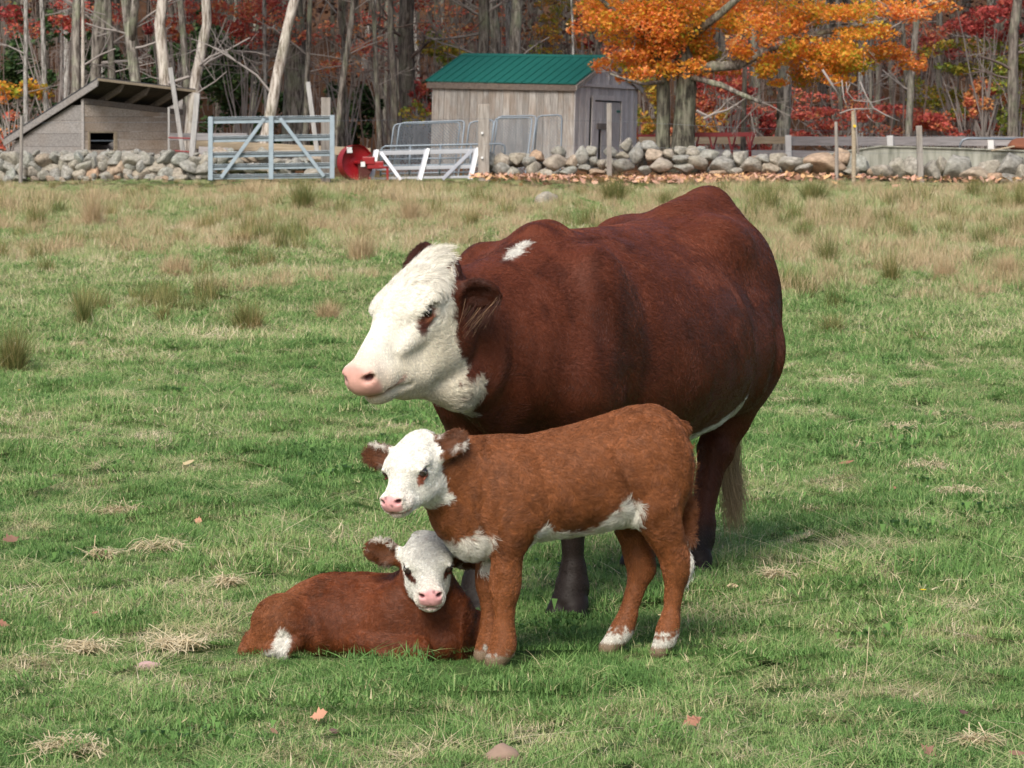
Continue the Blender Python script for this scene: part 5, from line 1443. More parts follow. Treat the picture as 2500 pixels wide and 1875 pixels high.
def calf_s_color(V, N, BR, BO):
    L = (V - BO) @ BR; H = (V - HS['o']) @ HS['R']; n = len(V)
    j = .006 * vnoise(V, 70., 5) + .006 * vnoise(V, 160., 6)
    C = np.tile(BROWN_CALF, (n, 1)) * (1 + .10 * vnoise(L, 9.0, 7) + .05 * vnoise(L, 30., 8))[:, None]
    def over(w, c):
        nonlocal C; w = np.clip(w, 0, 1)[:, None]; C = C * (1 - w) + np.asarray(c) * w
    rd = sstep(.05, .55, vnoise(L * np.array((1, 1, .28)) + .01 * vnoise(L, 20., 33)[:, None], 48., 34)) * np.clip(sstep(.58, .46, L[:, 2]) * sstep(-.12, -.05, L[:, 0]) + sstep(.22, .32, L[:, 0]), 0, 1) * (L[:, 2] > .34)
    over(rd * .55, BROWN_CALF * .38)
    over(np.exp(-((L[:, 0] + .125 - .35 * (L[:, 2] - .55)) / .014) ** 2) * sstep(.44, .50, L[:, 2]) * sstep(.66, .58, L[:, 2]) * .6, BROWN_CALF * .4)  # crease before the thigh, its shade painted over the groove
    # belly, brisket
    bot = np.interp(L[:, 0], [-.36, -.20, -.17, -.12, -.07, -.03, .05, .10, .155, .2, .29, .33, .40], [.40, .475, .49, .495, .455, .405, .40, .415, .425, .39, .40, .41, .38])
    leg = ((L[:, 2] < .50) & (np.abs(L[:, 1]) > .03) & (L[:, 0] > .165) & (L[:, 0] < .292)) | (L[:, 0] < -.175) | ((L[:, 0] < -.12) & (L[:, 2] < .40))
    w = sstep(.006, -.006, L[:, 2] - bot + j * 2.5) * (L[:, 2] > .28) * (~leg)
    over(w * (L[:, 0] < .425), WHITE * .95)
    over(sstep(.085, .065, L[:, 2] + j * 3) * (L[:, 0] < 0) * sstep(.0, .03, L[:, 0] + .5), WHITE * .8)
    over(sstep(.045, .03, L[:, 2] + j * 3) * (L[:, 0] > 0), WHITE * .6)
    over(sstep(.045, .03, L[:, 2]), (.24, .17, .11))
    over(sstep(.37, .34, L[:, 2] + j * 3) * (L[:, 0] < -.352) * (L[:, 2] > .2), WHITE * .9)
    xb = np.interp(H[:, 2], [-.13, -.07, .02, .05, .08], [-.03, -.035, -.032, -.065, -.14]) + j
    face, m = calf_head_color(H, over, j, xb, [(.042, .016, .018, .015, 1, (.30, .10, .06)), (.055, .004, .012, .012, 1, (.30, .10, .06)), (.04, .012, .02, .017, -1, (.25, .09, .06))], [(.008, -.006, .005), (-.012, .016, .004)])
    return np.clip(C, .003, .95), face, m

def make_calf_lying():
    S = Sdf(); BR, BO = bodyframe(.94, -.342, -.50, 10.10); S.set(BR, BO)
    tr = [(-.295, .06, .0, .04), (-.26, .12, -.02, .10), (-.20, .180, -.02, .14), (-.11, .226, -.02, .17), (0, .24, -.02, .172), (.12, .245, -.02, .16), (.22, .245, -.02, .145), (.31, .225, -.02, .125), (.385, .17, -.01, .06)]
    S.trunk(tr, .03, nu=2.0, nd=2.6, zc=.40)
    # near (right) haunch folded
    S.ell((-.165, -.140, .088), (.106, .058, .104), .010)
    S.cone((-.12, -.160, .10), (-.255, -.165, .035), .052, .028, .04)
    S.cone((-.255, -.17, .028), (-.16, -.20, .026), .026, .022, .02)
    S.cone((-.17, -.205, .028), (-.11, -.19, .05), .022, .022, .015)
    S.cone((-.11, -.19, .05), (-.13, -.22, .018), .022, .020, .012)
    S.cone((-.25, .13, .05), (-.15, .17, .03), .04, .03, .03)
    for y, x in ((-.075, .325), (.085, .375)): S.ell((x, y, .055), (.055, .042, .05), .018); S.cone((x - .02, y, .03), (x - .12, y, .02), .032, .024, .02)
    # shoulders and folded fore legs
    for y in (-1, 1):
        S.ell((.20, y * .11, .13), (.09, .05, .10), .04)
    S.cone((.10, -.135, .055), (.285, -.150, .045), .044, .036, .012)
    S.cone((.285, -.150, .030), (.17, -.175, .018), .030, .022, .012)
    S.cone((.20, .12, .10), (.36, .12, .075), .06, .05, .04)
    S.cone((.36, .12, .07), (.42, .12, .03), .05, .04, .03)
    S.cone((.42, .115, .03), (.26, .12, .02), .035, .03, .03)
    h = lambda p: BR.T @ (HL['R'] @ np.array(p, float) + HL['o'] - BO)
    oc = h((-.07, 0, -.01)); tb = h((-.035, 0, -.05))
    S.cone((.24, 0, .13), oc, .115, .062, .05, sy=.95)
    S.cone((.30, 0, .11), tb, .09, .05, .05, sy=.9)
    S.cone((-.27, 0, .10), (-.31, -.08, .035), .022, .014, .02); S.cone((-.31, -.08, .035), (-.28, -.20, .014), .014, .01, .02)
    S.set(HL['R'], HL['o']); head_sdf(S, 'calf')
    W = lambda p: HL['R'] @ np.array(p) + HL['o']
    ears = [ear_sdf(S, W((-.045, .062, .012)), (.80, .35, -.18), (-.2, -.75, -.6), .112, .07, .010),
            ear_sdf(S, W((-.045, -.062, .015)), (-.95, .10, .24), (-.1, -1, .15), .125, .078, .010)]
    V, F = S.mesh(.0045)
    N, _ = mesh_normals(V, F); L = (V - BO) @ BR; H = (V - HL['o']) @ HL['R']
    sp = np.exp(-(L[:, 1] / .02) ** 2) * (L[:, 2] > .12) * (L[:, 0] < .2)
    gr = .55 * np.exp(-((L[:, 0] + .06 + .5 * (L[:, 2] - .1) + .5 * (L[:, 2] - .1) ** 2) / .032) ** 2) * (L[:, 1] < -.08) * (L[:, 2] < .19)
    V = V + N * (.006 * sp - .010 * gr)[:, None]
    V = V + N * ((.003 * vnoise(L, 14., 3) + .001 * vnoise(L, 40., 4)) * (np.linalg.norm(H, axis=1) > .16))[:, None]
    return V, F, BR, BO, ears
def calf_l_color(V, N, BR, BO):
    L = (V - BO) @ BR; H = (V - HL['o']) @ HL['R']; n = len(V)
    j = .006 * vnoise(V, 70., 5) + .006 * vnoise(V, 160., 6)
    C = np.tile(BROWN_CALF * np.array((.64, .50, .46)), (n, 1)) * (1 + .20 * vnoise(L, 10.0, 7) + .08 * vnoise(L, 30., 8))[:, None]
    def over(w, c):
        nonlocal C; w = np.clip(w, 0, 1)[:, None]; C = C * (1 - w) + np.asarray(c) * w
    over(sstep(-.06, -.16, L[:, 0]) * .75, BROWN_CALF * 1.0)
    over(np.exp(-((L[:, 0] + .02 + .4 * (L[:, 2] - .1)) / .05) ** 2) * (L[:, 1] < -.05) * sstep(-.2, .5, vnoise(L, 30., 44)) * .6, BROWN_CALF * .35)  # dark band, shade of the haunch fold painted into the coat
    over(sstep(1.15, .85, np.sqrt(((L[:, 0] + .135) / .028) ** 2 + ((L[:, 2] - .055) / .045) ** 2) + j * 8) * (L[:, 1] < -.16), WHITE * .85)
    over(sstep(1.15, .85, np.sqrt(((L[:, 0] + .16) / .05) ** 2 + ((L[:, 2] - .01) / .022) ** 2) + j * 8) * (L[:, 1] < -.19), WHITE * .7)
    xb = np.interp(H[:, 2], [-.13, -.07, -.03, .0, .03, .06, .08], [.10, .055, .02, .005, -.04, -.085, -.15]) + j
    face, m = calf_head_color(H, over, j, xb, [(.058, .006, .030, .012, -1, (.10, .03, .018)), (.045, .018, .02, .017, 1, (.07, .022, .015)), (.036, .022, .02, .014, -1, (.06, .02, .015)), (.058, .008, .014, .010, 1, (.10, .03, .018))],
                              [(.010, .014, .004), (.0, -.022, .003)])
    # whorl mark on the forehead
    over(sstep(1.2, .6, np.sqrt(((H[:, 0] + .038) / .016) ** 2 + (H[:, 1] / .006) ** 2) + j * 6) * (H[:, 2] > .03) * .45, (.35, .27, .22))
    return np.clip(C, .003, .95), face, m

def mat_skin():
    m, nt, b = new_mat('hide')
    a = nn(nt, 'ShaderNodeAttribute', attribute_name='col')
    nt.links.new(a.outputs['Color'], b.inputs['Base Color'])
    w = nn(nt, 'ShaderNodeAttribute', attribute_name='wet')
    r = nt.nodes.new('ShaderNodeMapRange'); nt.links.new(w.outputs['Fac'], r.inputs[0]); r.inputs[3].default_value = .55; r.inputs[4].default_value = .34
    nt.links.new(r.outputs[0], b.inputs['Roughness'])
    b.inputs['Specular IOR Level'].default_value = .22
    co = geo_pos(nt)
    bump(nt, noise(nt, co, 260, 3), .35, .003, b)
    b.inputs['Subsurface Weight'].default_value = .0
    return m
def mat_fur():
    m, nt, b = new_mat('fur')
    a = nn(nt, 'ShaderNodeAttribute', attribute_name='fcol')
    nt.links.new(a.outputs['Color'], b.inputs['Base Color'])
    b.inputs['Roughness'].default_value = .40
    b.inputs['Specular IOR Level'].default_value = .26
    return m
HIDE = mat_skin(); FUR = mat_fur()
def mat_eye():
    m, nt, b = new_mat('eye')
    t = obj_co(nt); s = nt.nodes.new('ShaderNodeSeparateXYZ'); nt.links.new(t, s.inputs[0])
    g = nt.nodes.new('ShaderNodeVectorMath'); g.operation = 'MULTIPLY'; nt.links.new(t, g.inputs[0]); g.inputs[1].default_value = (1, 1.5, 0)
    l = nt.nodes.new('ShaderNodeVectorMath'); l.operation = 'LENGTH'; nt.links.new(g.outputs[0], l.inputs[0])
    c = ramp(nt, l.outputs['Value'], [(0, (.004, .004, .005)), (.30, (.004, .004, .005)), (.42, (.035, .03, .035)), (.75, (.02, .014, .012)), (1, (.05, .03, .025))])
    nt.links.new(c, b.inputs['Base Color']); b.inputs['Roughness'].default_value = .06; b.inputs['Specular IOR Level'].default_value = .8
    return m
EYE = mat_eye()

def hair_object(name, pts, rad, col, parent, mat=None):
    """pts (n, k, 3); rad (n, k); col (n, 3)"""
    n, k = pts.shape[:2]
    hc = bpy.data.hair_curves.new(name)
    hc.add_curves([k] * n)
    hc.attributes['position'].data.foreach_set('vector', pts.astype(np.float32).ravel())
    if 'radius' not in hc.attributes: hc.attributes.new('radius', 'FLOAT', 'POINT')
    hc.attributes['radius'].data.foreach_set('value', rad.astype(np.float32).ravel())
    a = hc.attributes.new('fcol', 'FLOAT_COLOR', 'CURVE')
    a.data.foreach_set('color', np.hstack([col, np.ones((n, 1))]).astype(np.float32).ravel())
    hc.materials.append(mat or FUR)
    o = bpy.data.objects.new(name, hc); link(o, parent)
    tag(o, kind='stuff')
    return o
def grow_fur(name, V, F, N, C, flow, length, parent, count, radius, k=4, curl=.25, wave=0., lift=.35, dens=None, seedv=1, darkjit=.25, clump=22., clumpamt=.6, streak=60., samp=.4, cl=.011, cla=1.0, cvar=.22):
    r = np.random.default_rng(seedv)
    T = np.concatenate([F[:, [0, 1, 2]], F[:, [0, 2, 3]]])
    A = np.linalg.norm(np.cross(V[T[:, 1]] - V[T[:, 0]], V[T[:, 2]] - V[T[:, 0]]), axis=1)
    if dens is not None: A = A * dens[T[:, 0]]
    ln = length[T[:, 0]]; A = A * (ln > .0015)
    cs = np.cumsum(A); ti = np.searchsorted(cs, r.random(count) * cs[-1]); ti = np.minimum(ti, len(T) - 1)
    u = r.random(count); v = r.random(count); m = u + v > 1; u[m] = 1 - u[m]; v[m] = 1 - v[m]
    w = np.stack([1 - u - v, u, v], 1)
    def ip(X): return (X[T[ti]] * (w[:, :, None] if X.ndim == 2 else w)).sum(1)
    p = ip(V); n = ip(N); n /= np.linalg.norm(n, axis=1)[:, None] + 1e-9
    c = ip(C); L = ip(length) * (0.7 + .6 * r.random(count)); f = ip(flow)
    def nv(sc, sd): return np.stack([vnoise(p, sc, sd + i) for i in range(3)], 1)
    f0 = f / (np.linalg.norm(f, axis=1)[:, None] + 1e-9)
    f = f + nv(clump, 31) * clumpamt + nv(clump * 3.1, 41) * clumpamt * .6 + r.normal(0, .18, (count, 3))
    f = f - n * (f * n).sum(1)[:, None]; f /= np.linalg.norm(f, axis=1)[:, None] + 1e-9
    side = np.cross(n, f)
    lf = lift * (1 + .6 * vnoise(p, clump * 1.5, 51))
    cell = np.floor((p + .35 * cl * np.stack([vnoise(p, .6 / cl, 95 + i) for i in range(3)], 1)) / cl).astype(np.int64)
    hs = lambda q: ((((cell[:, 0] * 73856093) ^ (cell[:, 1] * 19349663) ^ (cell[:, 2] * 83492791) ^ (q * 7919)) * 1274126177 >> 7) & 1023) / 1023.0
    uq, inv = np.unique(cell, axis=0, return_inverse=True); inv = inv.ravel(); cn = np.bincount(inv)
    cen = np.stack([np.bincount(inv, p[:, i]) / cn for i in range(3)], 1)[inv]
    crot = (hs(1) - .5) * 2 * curl; chue = hs(2); f = f * np.cos(crot * .5)[:, None] + side * np.sin(crot * .5)[:, None]; side = np.cross(n, f)
    pts = np.zeros((count, k, 3)); rad = np.zeros((count, k))
    ph = r.random(count) * 6.28
    amp = curl * vnoise(p, clump * 1.3, 61)
    for i in range(k):
        t = i / (k - 1)
        a = amp * t
        q = f * np.cos(a)[:, None] + side * np.sin(a)[:, None]
        pts[:, i] = p + (q * t + n * (lf * (t - .55 * t * t))[:, None]) * L[:, None] + side * (wave * np.sin(ph + t * 5) * L * t)[:, None]
        pts[:, i] += (cen - p) * (.75 * t ** 1.3) * cla
        rad[:, i] = radius * (1 - .6 * t)
    pf = p - f0 * (p * f0).sum(1)[:, None] * .80
    st = vnoise(pf, streak, 71) * .6 + vnoise(pf, streak * 2.3, 72) * .4
    cc = c * (1 + cvar * (chue[:, None] - .5) * 2) * (1 + darkjit * (r.random(count)[:, None] - .5) * 2) * (1 + samp * st[:, None] + .06 * vnoise(p, clump * .7, 73)[:, None])
    return hair_object(name, pts, rad, np.clip(cc, .002, .95), parent)

def build_eye(parent, Hd, loc, r):
    bm_v, bm_f = [], []
    import bmesh
    bm = bmesh.new(); bmesh.ops.create_uvsphere(bm, u_segments=24, v_segments=16, radius=1.0)
    me = bpy.data.meshes.new('eye'); bm.to_mesh(me); bm.free()
    me.polygons.foreach_set('use_smooth', [True] * len(me.polygons)); me.materials.append(EYE)
    o = bpy.data.objects.new('eye', me); link(o, parent)
    y = np.sign(loc[1])
    R = frame(Hd['R'] @ np.array((1, 0, 0)), Hd['R'] @ norm((.25, y, .1)))   # local z looks out of the socket
    M = Matrix(R.tolist()).to_4x4(); M.translation = Vector((Hd['R'] @ np.array(loc) + Hd['o']).tolist())
    o.matrix_world = M @ Matrix.Diagonal((r, r, r, 1))
    return o

def animal(name, label, cat, V, F, BR, BO, colf, Hd, ears, kind, group=None):
    N, _ = mesh_normals(V, F)
    C, face, wet = colf(V, N, BR, BO)
    # inside of the ears
    L = (V - BO) @ BR; H = (V - Hd['o']) @ Hd['R']
    inear = np.zeros(len(V)); earm = np.zeros(len(V))
    big = kind == 'cow'
    for (R, o) in ears:
        E = (V - o) @ R; nl = N @ R
        Lr = .18 if big else .115; Wr = .065 if big else .042
        near = (E[:, 0] > .012) & (E[:, 0] < Lr) & (np.abs(E[:, 1]) < Wr) & (np.abs(E[:, 2]) < .035)
        fw = (face > .3) & (E[:, 0] < .03)
        near = near & ~fw
        base = (BROWN_COW * .75) if big else C[near].mean(0) * 0 + (BROWN_CALF * .75 if name != 'calfl' else BROWN_CALF * .6)
        w = sstep(.010, .022, E[:, 0]) * near
        earm = np.maximum(earm, w)
        C = C * (1 - w[:, None]) + base * w[:, None]
        ins = near & (nl[:, 2] > .2) & (E[:, 0] > .03)
        inear[ins] = 1
        C[ins] *= .62
        if not big:
            st = sstep(.25, .55, vnoise(E * np.array((.35, 1, 1)), 85., 3)) * ins * sstep(.03, .055, E[:, 0])
            C = C * (1 - .65 * st[:, None]) + WHITE * .65 * st[:, None]
        rim = near & (np.abs(nl[:, 2]) < .22) & (E[:, 1] * (1) > 0) & (E[:, 0] > .05)
        if not big: C[rim] = C[rim] * .7 + WHITE * .2
    root = empty(name.split('|')[0], (BO[0], BO[1], 0), label, cat, group)
    wetm = wet * 1.0
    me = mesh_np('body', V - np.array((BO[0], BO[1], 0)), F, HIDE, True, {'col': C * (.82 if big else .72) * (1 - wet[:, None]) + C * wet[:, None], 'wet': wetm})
    body = bpy.data.objects.new('body', me); link(body, root)
    bpy.context.view_layer.update()
    return root, body, N, C, face, wet, L, H, inear, earm
def shift(o, BO):
    o.location = (-float(BO[0]), -float(BO[1]), 0)
def flow_body(V, BR, BO, L, H, Hd, legz):
    B = BR[:, 0]; f = np.tile(-B * .75 + np.array((0, 0, -.55)), (len(V), 1))
    f[L[:, 2] < legz] = -B * .15 + np.array((0, 0, -1.0))
    return f
def face_flow(f, H, Hd, wh, whx, hx):
    """hair runs from a whorl between the eyes: up over the forehead, down to the muzzle"""
    d = H - np.array((whx, 0, H[:, 2].mean() * 0)); d[:, 2] *= .3
    d[:, 0] = np.where(H[:, 0] > whx, -.2 + (H[:, 0] - whx) * 2, (H[:, 0] - whx) * 1.4 - .2)
    d[:, 1] *= 2.0
    g = d @ Hd['R'].T; g = g + np.array((0, 0, -.15))
    g /= np.linalg.norm(g, axis=1)[:, None] + 1e-9
    sc = 24. if hx > .2 else 38.
    g = g + np.stack([vnoise(H, sc, 80 + i) for i in range(3)], 1) * .75 * sstep(.10, .0, H[:, 0])[:, None]
    w = sstep(-hx, -hx * .7, H[:, 0])[:, None] * (np.abs(H[:, 1]) < .2)[:, None]
    return f * (1 - w) + g * w

def build_cow():
    V, F, BR, BO, ears = make_cow()
    root, body, N, C, face, wet, L, H, inear, earm = animal('cow', 'large dark brown cow with a white face standing behind the calves', 'cow', V, F, BR, BO, cow_color, HC, ears, 'cow')
    fl = flow_body(V, BR, BO, L, H, HC, .55); fl = face_flow(fl, H, HC, 0, .05, .22)
    ln = np.full(len(V), .013)
    ln = np.minimum(ln, np.interp(L[:, 2], [0, .30, .50], [.006, .0065, .05]))
    eyed = np.minimum(np.linalg.norm((H - np.array((.03, .105, .033))), axis=1), np.linalg.norm((H - np.array((.03, -.105, .033))), axis=1))
    ln = np.where(face > .5, .012 + .016 * sstep(.02, -.06, H[:, 0]) * sstep(-.06, .03, H[:, 2]) + .03 * sstep(-.13, -.19, H[:, 0]), ln)
    ln = np.where((face > .5) & (H[:, 0] > .12), .007, ln)
    ln = ln * sstep(.014, .030, eyed)
    ln = np.where(wet > .25, 0, ln)
    ln = np.where((H[:, 0] > .24) & (wet <= .25) & (H[:, 0] < .45) & (np.abs(H[:, 1]) < .15), .004, ln)
    ln = np.where(earm > .5, .016, ln)
    white = C.mean(1) > .35
    ln = np.where(white & (face < .5), .024, ln); ln = np.where(white & (face < .5) & (L[:, 0] < -.08), .045, ln)
    ln = np.where(L[:, 2] < .075, 0.0, ln)
    dens = np.where(face > .3, 2.5, 1.0) * np.where(earm > .3, 2., 1.)
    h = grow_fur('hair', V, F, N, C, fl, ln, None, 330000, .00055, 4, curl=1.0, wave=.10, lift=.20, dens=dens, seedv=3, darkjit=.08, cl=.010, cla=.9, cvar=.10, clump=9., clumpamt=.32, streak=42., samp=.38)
    h.location = (-float(BO[0]), -float(BO[1]), 0); h.parent = root
    for y in (-1, 1):
        build_eye(root, HC, (.030, y * .0950, .034), .0185)
    # ear hair fringe and eyelashes
    r = np.random.default_rng(5)
    R, o = ears[0]
    n = 260; u = r.random(n); p0 = np.stack([.03 + u * .13, -.055 * np.sin(np.pi * np.clip(u, .1, .95)) + r.normal(0, .012, n), r.normal(.008, .006, n)], 1)
    t = np.linspace(0, 1, 5)[None, :, None]
    d = np.array((-.03, -.02, -.055)) + r.normal(0, .012, (n, 3))
    W = (p0 @ R.T + o)[:, None] + d[:, None] * t * (.6 + r.random((n, 1, 1))) + np.array((-.012, 0, -.006)) * t ** 2
    col = np.where(r.random((n, 1)) < .12, (.30, .18, .10), BROWN_COW * .5)
    rad = np.tile(np.linspace(1, .2, 5) * .0005, (n, 1))
    e = hair_object('ear_fringe', W, rad, col, None); e.location = (-float(BO[0]), -float(BO[1]), 0); e.parent = root
    n = 22; u = r.uniform(-1, 1, n)
    q0 = np.stack([.028 + u * .024, np.full(n, .104), .046 + .004 * (1 - u * u)], 1)
    dd = np.stack([u * .008, np.full(n, .016), -.008 + r.normal(0, .003, n)], 1)
    W = ((q0[:, None] + dd[:, None] * t) @ HC['R'].T) + HC['o']
    e = hair_object('eyelashes', W, np.tile(np.linspace(1, .3, 5) * .0003, (n, 1)), np.tile(WHITE, (n, 1)), None); e.location = (-float(BO[0]), -float(BO[1]), 0); e.parent = root
    # poll tuft: long pale locks falling over the forehead
    n = 2600
    a = r.uniform(-1, 1, n); b = r.uniform(0, 1, n)
    q0 = np.stack([-.205 + b * .08, a * .068, .068 + .028 * (1 - a * a) - .004 * b], 1)
    cl = np.sin(a * 14) * .5 + r.normal(0, .25, n)
    t5 = np.linspace(0, 1, 6)[None, :, None]
    d1 = np.stack([.035 + 0 * a, a * .02 + cl * .014, .018 + 0 * a], 1); d2 = np.stack([.03 + .02 * b, cl * .03, -.035 + 0 * a], 1)
    W = q0[:, None] + d1[:, None] * t5 + d2[:, None] * t5 ** 2
    W = W @ HC['R'].T + HC['o']
    col = np.where(r.random((n, 1)) < .4, (.72, .62, .44), WHITE) * r.uniform(.8, 1.05, (n, 1))
    e = hair_object('poll_tuft', W, np.tile(np.linspace(1, .3, 6) * .0007, (n, 1)), col, None); e.location = (-float(BO[0]), -float(BO[1]), 0); e.parent = root
    # tail with blond switch hanging behind the left hind leg
    S = Sdf(); S.set(BR, BO)
    pts = [(-1.06, .0, 1.32), (-1.14, .02, 1.20), (-1.14, .05, .90), (-1.08, .07, .66), (-1.02, .07, .50)]
    rr = [.04, .03, .024, .02, .016]
    for i in range(4): S.cone(pts[i], pts[i + 1], rr[i], rr[i + 1], .02)
    v2, f2 = S.mesh(.010); n2, _ = mesh_normals(v2, f2)
    me = mesh_np('tail', v2 - np.array((BO[0], BO[1], 0)), f2, HIDE, True, {'col': np.tile(BROWN_COW * .8, (len(v2), 1)), 'wet': np.zeros(len(v2))})
    tail = bpy.data.objects.new('tail', me); link(tail, root)
    n = 1500
    w0 = np.array((-1.02, .07, .48))
    q0 = w0 + r.normal(0, .012, (n, 3)) + np.stack([0 * r.random(n), 0 * r.random(n), r.uniform(-.05, .06, n)], 1)
    dd = np.stack([r.normal(-.005, .02, n), r.normal(.02, .018, n), -r.uniform(.20, .36, n)], 1)
    ph = r.normal(0, 1, n) * .4; tt = np.linspace(0, 1, 8)[None, :, None]
    W = q0[:, None] + dd[:, None] * tt + np.concatenate([0 * tt, np.sin(tt * 7) * .010 * tt, 0 * tt], 2) + (np.sin(tt * 9 + ph[:, None, None]) * .006)
    W = W @ BR.T + BO
    col = np.array((.42, .30, .17)) * r.uniform(.6, 1.25, (n, 1))
    e = hair_object('tail_switch', W, np.tile(np.linspace(1, .3, 8) * .0008, (n, 1)), col, None); e.location = (-float(BO[0]), -float(BO[1]), 0); e.parent = root
    # long white hairs along the flank fold (udder line)
    return root
def build_calf(kind):
    if kind == 's':
        V, F, BR, BO, ears = make_calf_standing(); Hd = HS
        root, body, N, C, face, wet, L, H, inear, earm = animal('calf', 'chestnut calf with a white face standing side on in front of the cow', 'calf', V, F, BR, BO, calf_s_color, Hd, ears, 'calf', 'white-faced calves')
    else:
        V, F, BR, BO, ears = make_calf_lying(); Hd = HL
        root, body, N, C, face, wet, L, H, inear, earm = animal('calf', 'smaller dark red calf lying in the grass, white face looking at the viewer', 'calf', V, F, BR, BO, calf_l_color, Hd, ears, 'calf', 'white-faced calves')
    fl = flow_body(V, BR, BO, L, H, Hd, .36 if kind == 's' else -1)
    if kind == 'l':
        fl = np.tile(-BR[:, 0] * .55 + np.array((0, 0, -.7)), (len(V), 1))
    fl = face_flow(fl, H, Hd, 0, .035, .12)
    headd = np.linalg.norm(H, axis=1)
    ln = np.full(len(V), .0150 if kind == 's' else .0125)
    if kind == 's':
        ln = np.minimum(ln, np.interp(L[:, 2], [.0, .30, .44], [.0055, .0075, .03]))
        ln = np.where((L[:, 0] < -.355), .032, ln)
    white = C.mean(1) > .35
    ln = np.where(white & (face < .5) & (L[:, 2] > .25 if kind == 's' else True), .030 if kind == 's' else .012, ln)
    ln = np.where(face > .5, .007 + .004 * sstep(.0, -.06, H[:, 0]) + .012 * sstep(-.085, -.11, H[:, 0]) + (.014 if kind == 's' else .002) * sstep(-.03, -.07, H[:, 2]) * sstep(.07, .03, H[:, 0]), ln)
    ln = np.where((face > .5) & (H[:, 0] > .075), .005, ln)
    eyed = np.minimum(np.linalg.norm((H - np.array((.04, .068, .024))), axis=1), np.linalg.norm((H - np.array((.04, -.068, .024))), axis=1))
    ln = ln * sstep(.015, .028, eyed)
    ln = np.where(wet > .2, 0, ln)
    ln = np.where(earm > .5, .010, ln); ln = np.where(inear > .5, .014, ln)
    ln = np.where(L[:, 2] < .035, 0.002 if kind == 's' else ln, ln)
    dens = np.where(face > .3, 2.2, 1.0) * np.where(earm > .3, 1.6, 1.)
    h = grow_fur('hair', V, F, N, C, fl, ln, None, 240000 if kind == 's' else 190000, .00050, 5, curl=1.3, wave=.14, lift=.24, dens=dens, seedv=9, darkjit=.10, cl=.0085, cvar=.17, clump=22., clumpamt=.42, streak=120., samp=.38)
    h.location = (-float(BO[0]), -float(BO[1]), 0); h.parent = root
    for y in (-1, 1):
        build_eye(root, Hd, (.038, y * .0605, .0250), .0150)
    r = np.random.default_rng(15); t = np.linspace(0, 1, 5)[None, :, None]
    n = 14; Ws = []
    for y in (-1, 1):
        u = r.uniform(-1, 1, n)
        q0 = np.stack([.038 + u * .014, np.full(n, y * .069), .030 + .004 * (1 - u * u)], 1)
        dd = np.stack([u * .006, np.full(n, y * .011), -.004 + r.normal(0, .003, n)], 1)
        Ws.append(((q0[:, None] + dd[:, None] * t) @ Hd['R'].T) + Hd['o'])
    W = np.concatenate(Ws)
    e = hair_object('eyelashes', W, np.tile(np.linspace(1, .3, 5) * .00018, (len(W), 1)), np.tile(WHITE * .9, (len(W), 1)), None); e.location = (-float(BO[0]), -float(BO[1]), 0); e.parent = root
    return root
build_cow()
build_calf('s')
build_calf('l')
# ================================================================ grass and small things in the field
def blades(r, n, R, hmin, hmax, width, lean, tint_mu, tint_sd, seg=3, curve=.6, center=(0, 0, 0)):
    """n tapered blades within radius R -> V (n*(2*seg+1)), quads+tri as quads, tint"""
    a = r.uniform(0, 6.283, n); rr = R * np.sqrt(r.random(n))
    b = np.stack([np.cos(a) * rr, np.sin(a) * rr, np.zeros(n)], 1) + np.array(center)
    h = r.uniform(hmin, hmax, n); az = r.uniform(0, 6.283, n); d = np.stack([np.cos(az), np.sin(az), np.zeros(n)], 1)
    side = np.stack([-np.sin(az + r.normal(0, .6, n)), np.cos(az), np.zeros(n)], 1); side /= np.linalg.norm(side, axis=1)[:, None]
    ln = np.abs(r.normal(0, lean, n)) + .05
    V = np.zeros((n, seg + 1, 2, 3))
    for i in range(seg + 1):
        t = i / seg; off = d * (ln * t + curve * ln * t * t)[:, None] * h[:, None]; z = h * t * (1 - .35 * np.minimum(ln, 1.5) * t)
        p = b + off; p[:, 2] += z; w = width * (1 - t ** 1.6 * .92)
        V[:, i, 0] = p - side * w / 2; V[:, i, 1] = p + side * w / 2
    k = (seg + 1) * 2; base = np.arange(n)[:, None] * k
    F = np.concatenate([np.stack([base[:, 0] + 2 * i, base[:, 0] + 2 * i + 1, base[:, 0] + 2 * i + 3, base[:, 0] + 2 * i + 2], 1) for i in range(seg)])
    t = np.clip(tint_mu + r.normal(0, tint_sd, n), 0, 1)
    return V.reshape(-1, 3), F, np.repeat(t, k)
def join(parts):
    V, F, T = [], [], []; o = 0
    for v, f, t in parts: V.append(v); F.append(f + o); T.append(t); o += len(v)
    return np.concatenate(V), np.concatenate(F), np.concatenate(T)
def proto(coll, name, V, F, T, mat):
    o = bpy.data.objects.new(name, mesh_np(name, V, F, mat, True, {'tint': T})); coll.objects.link(o); return o
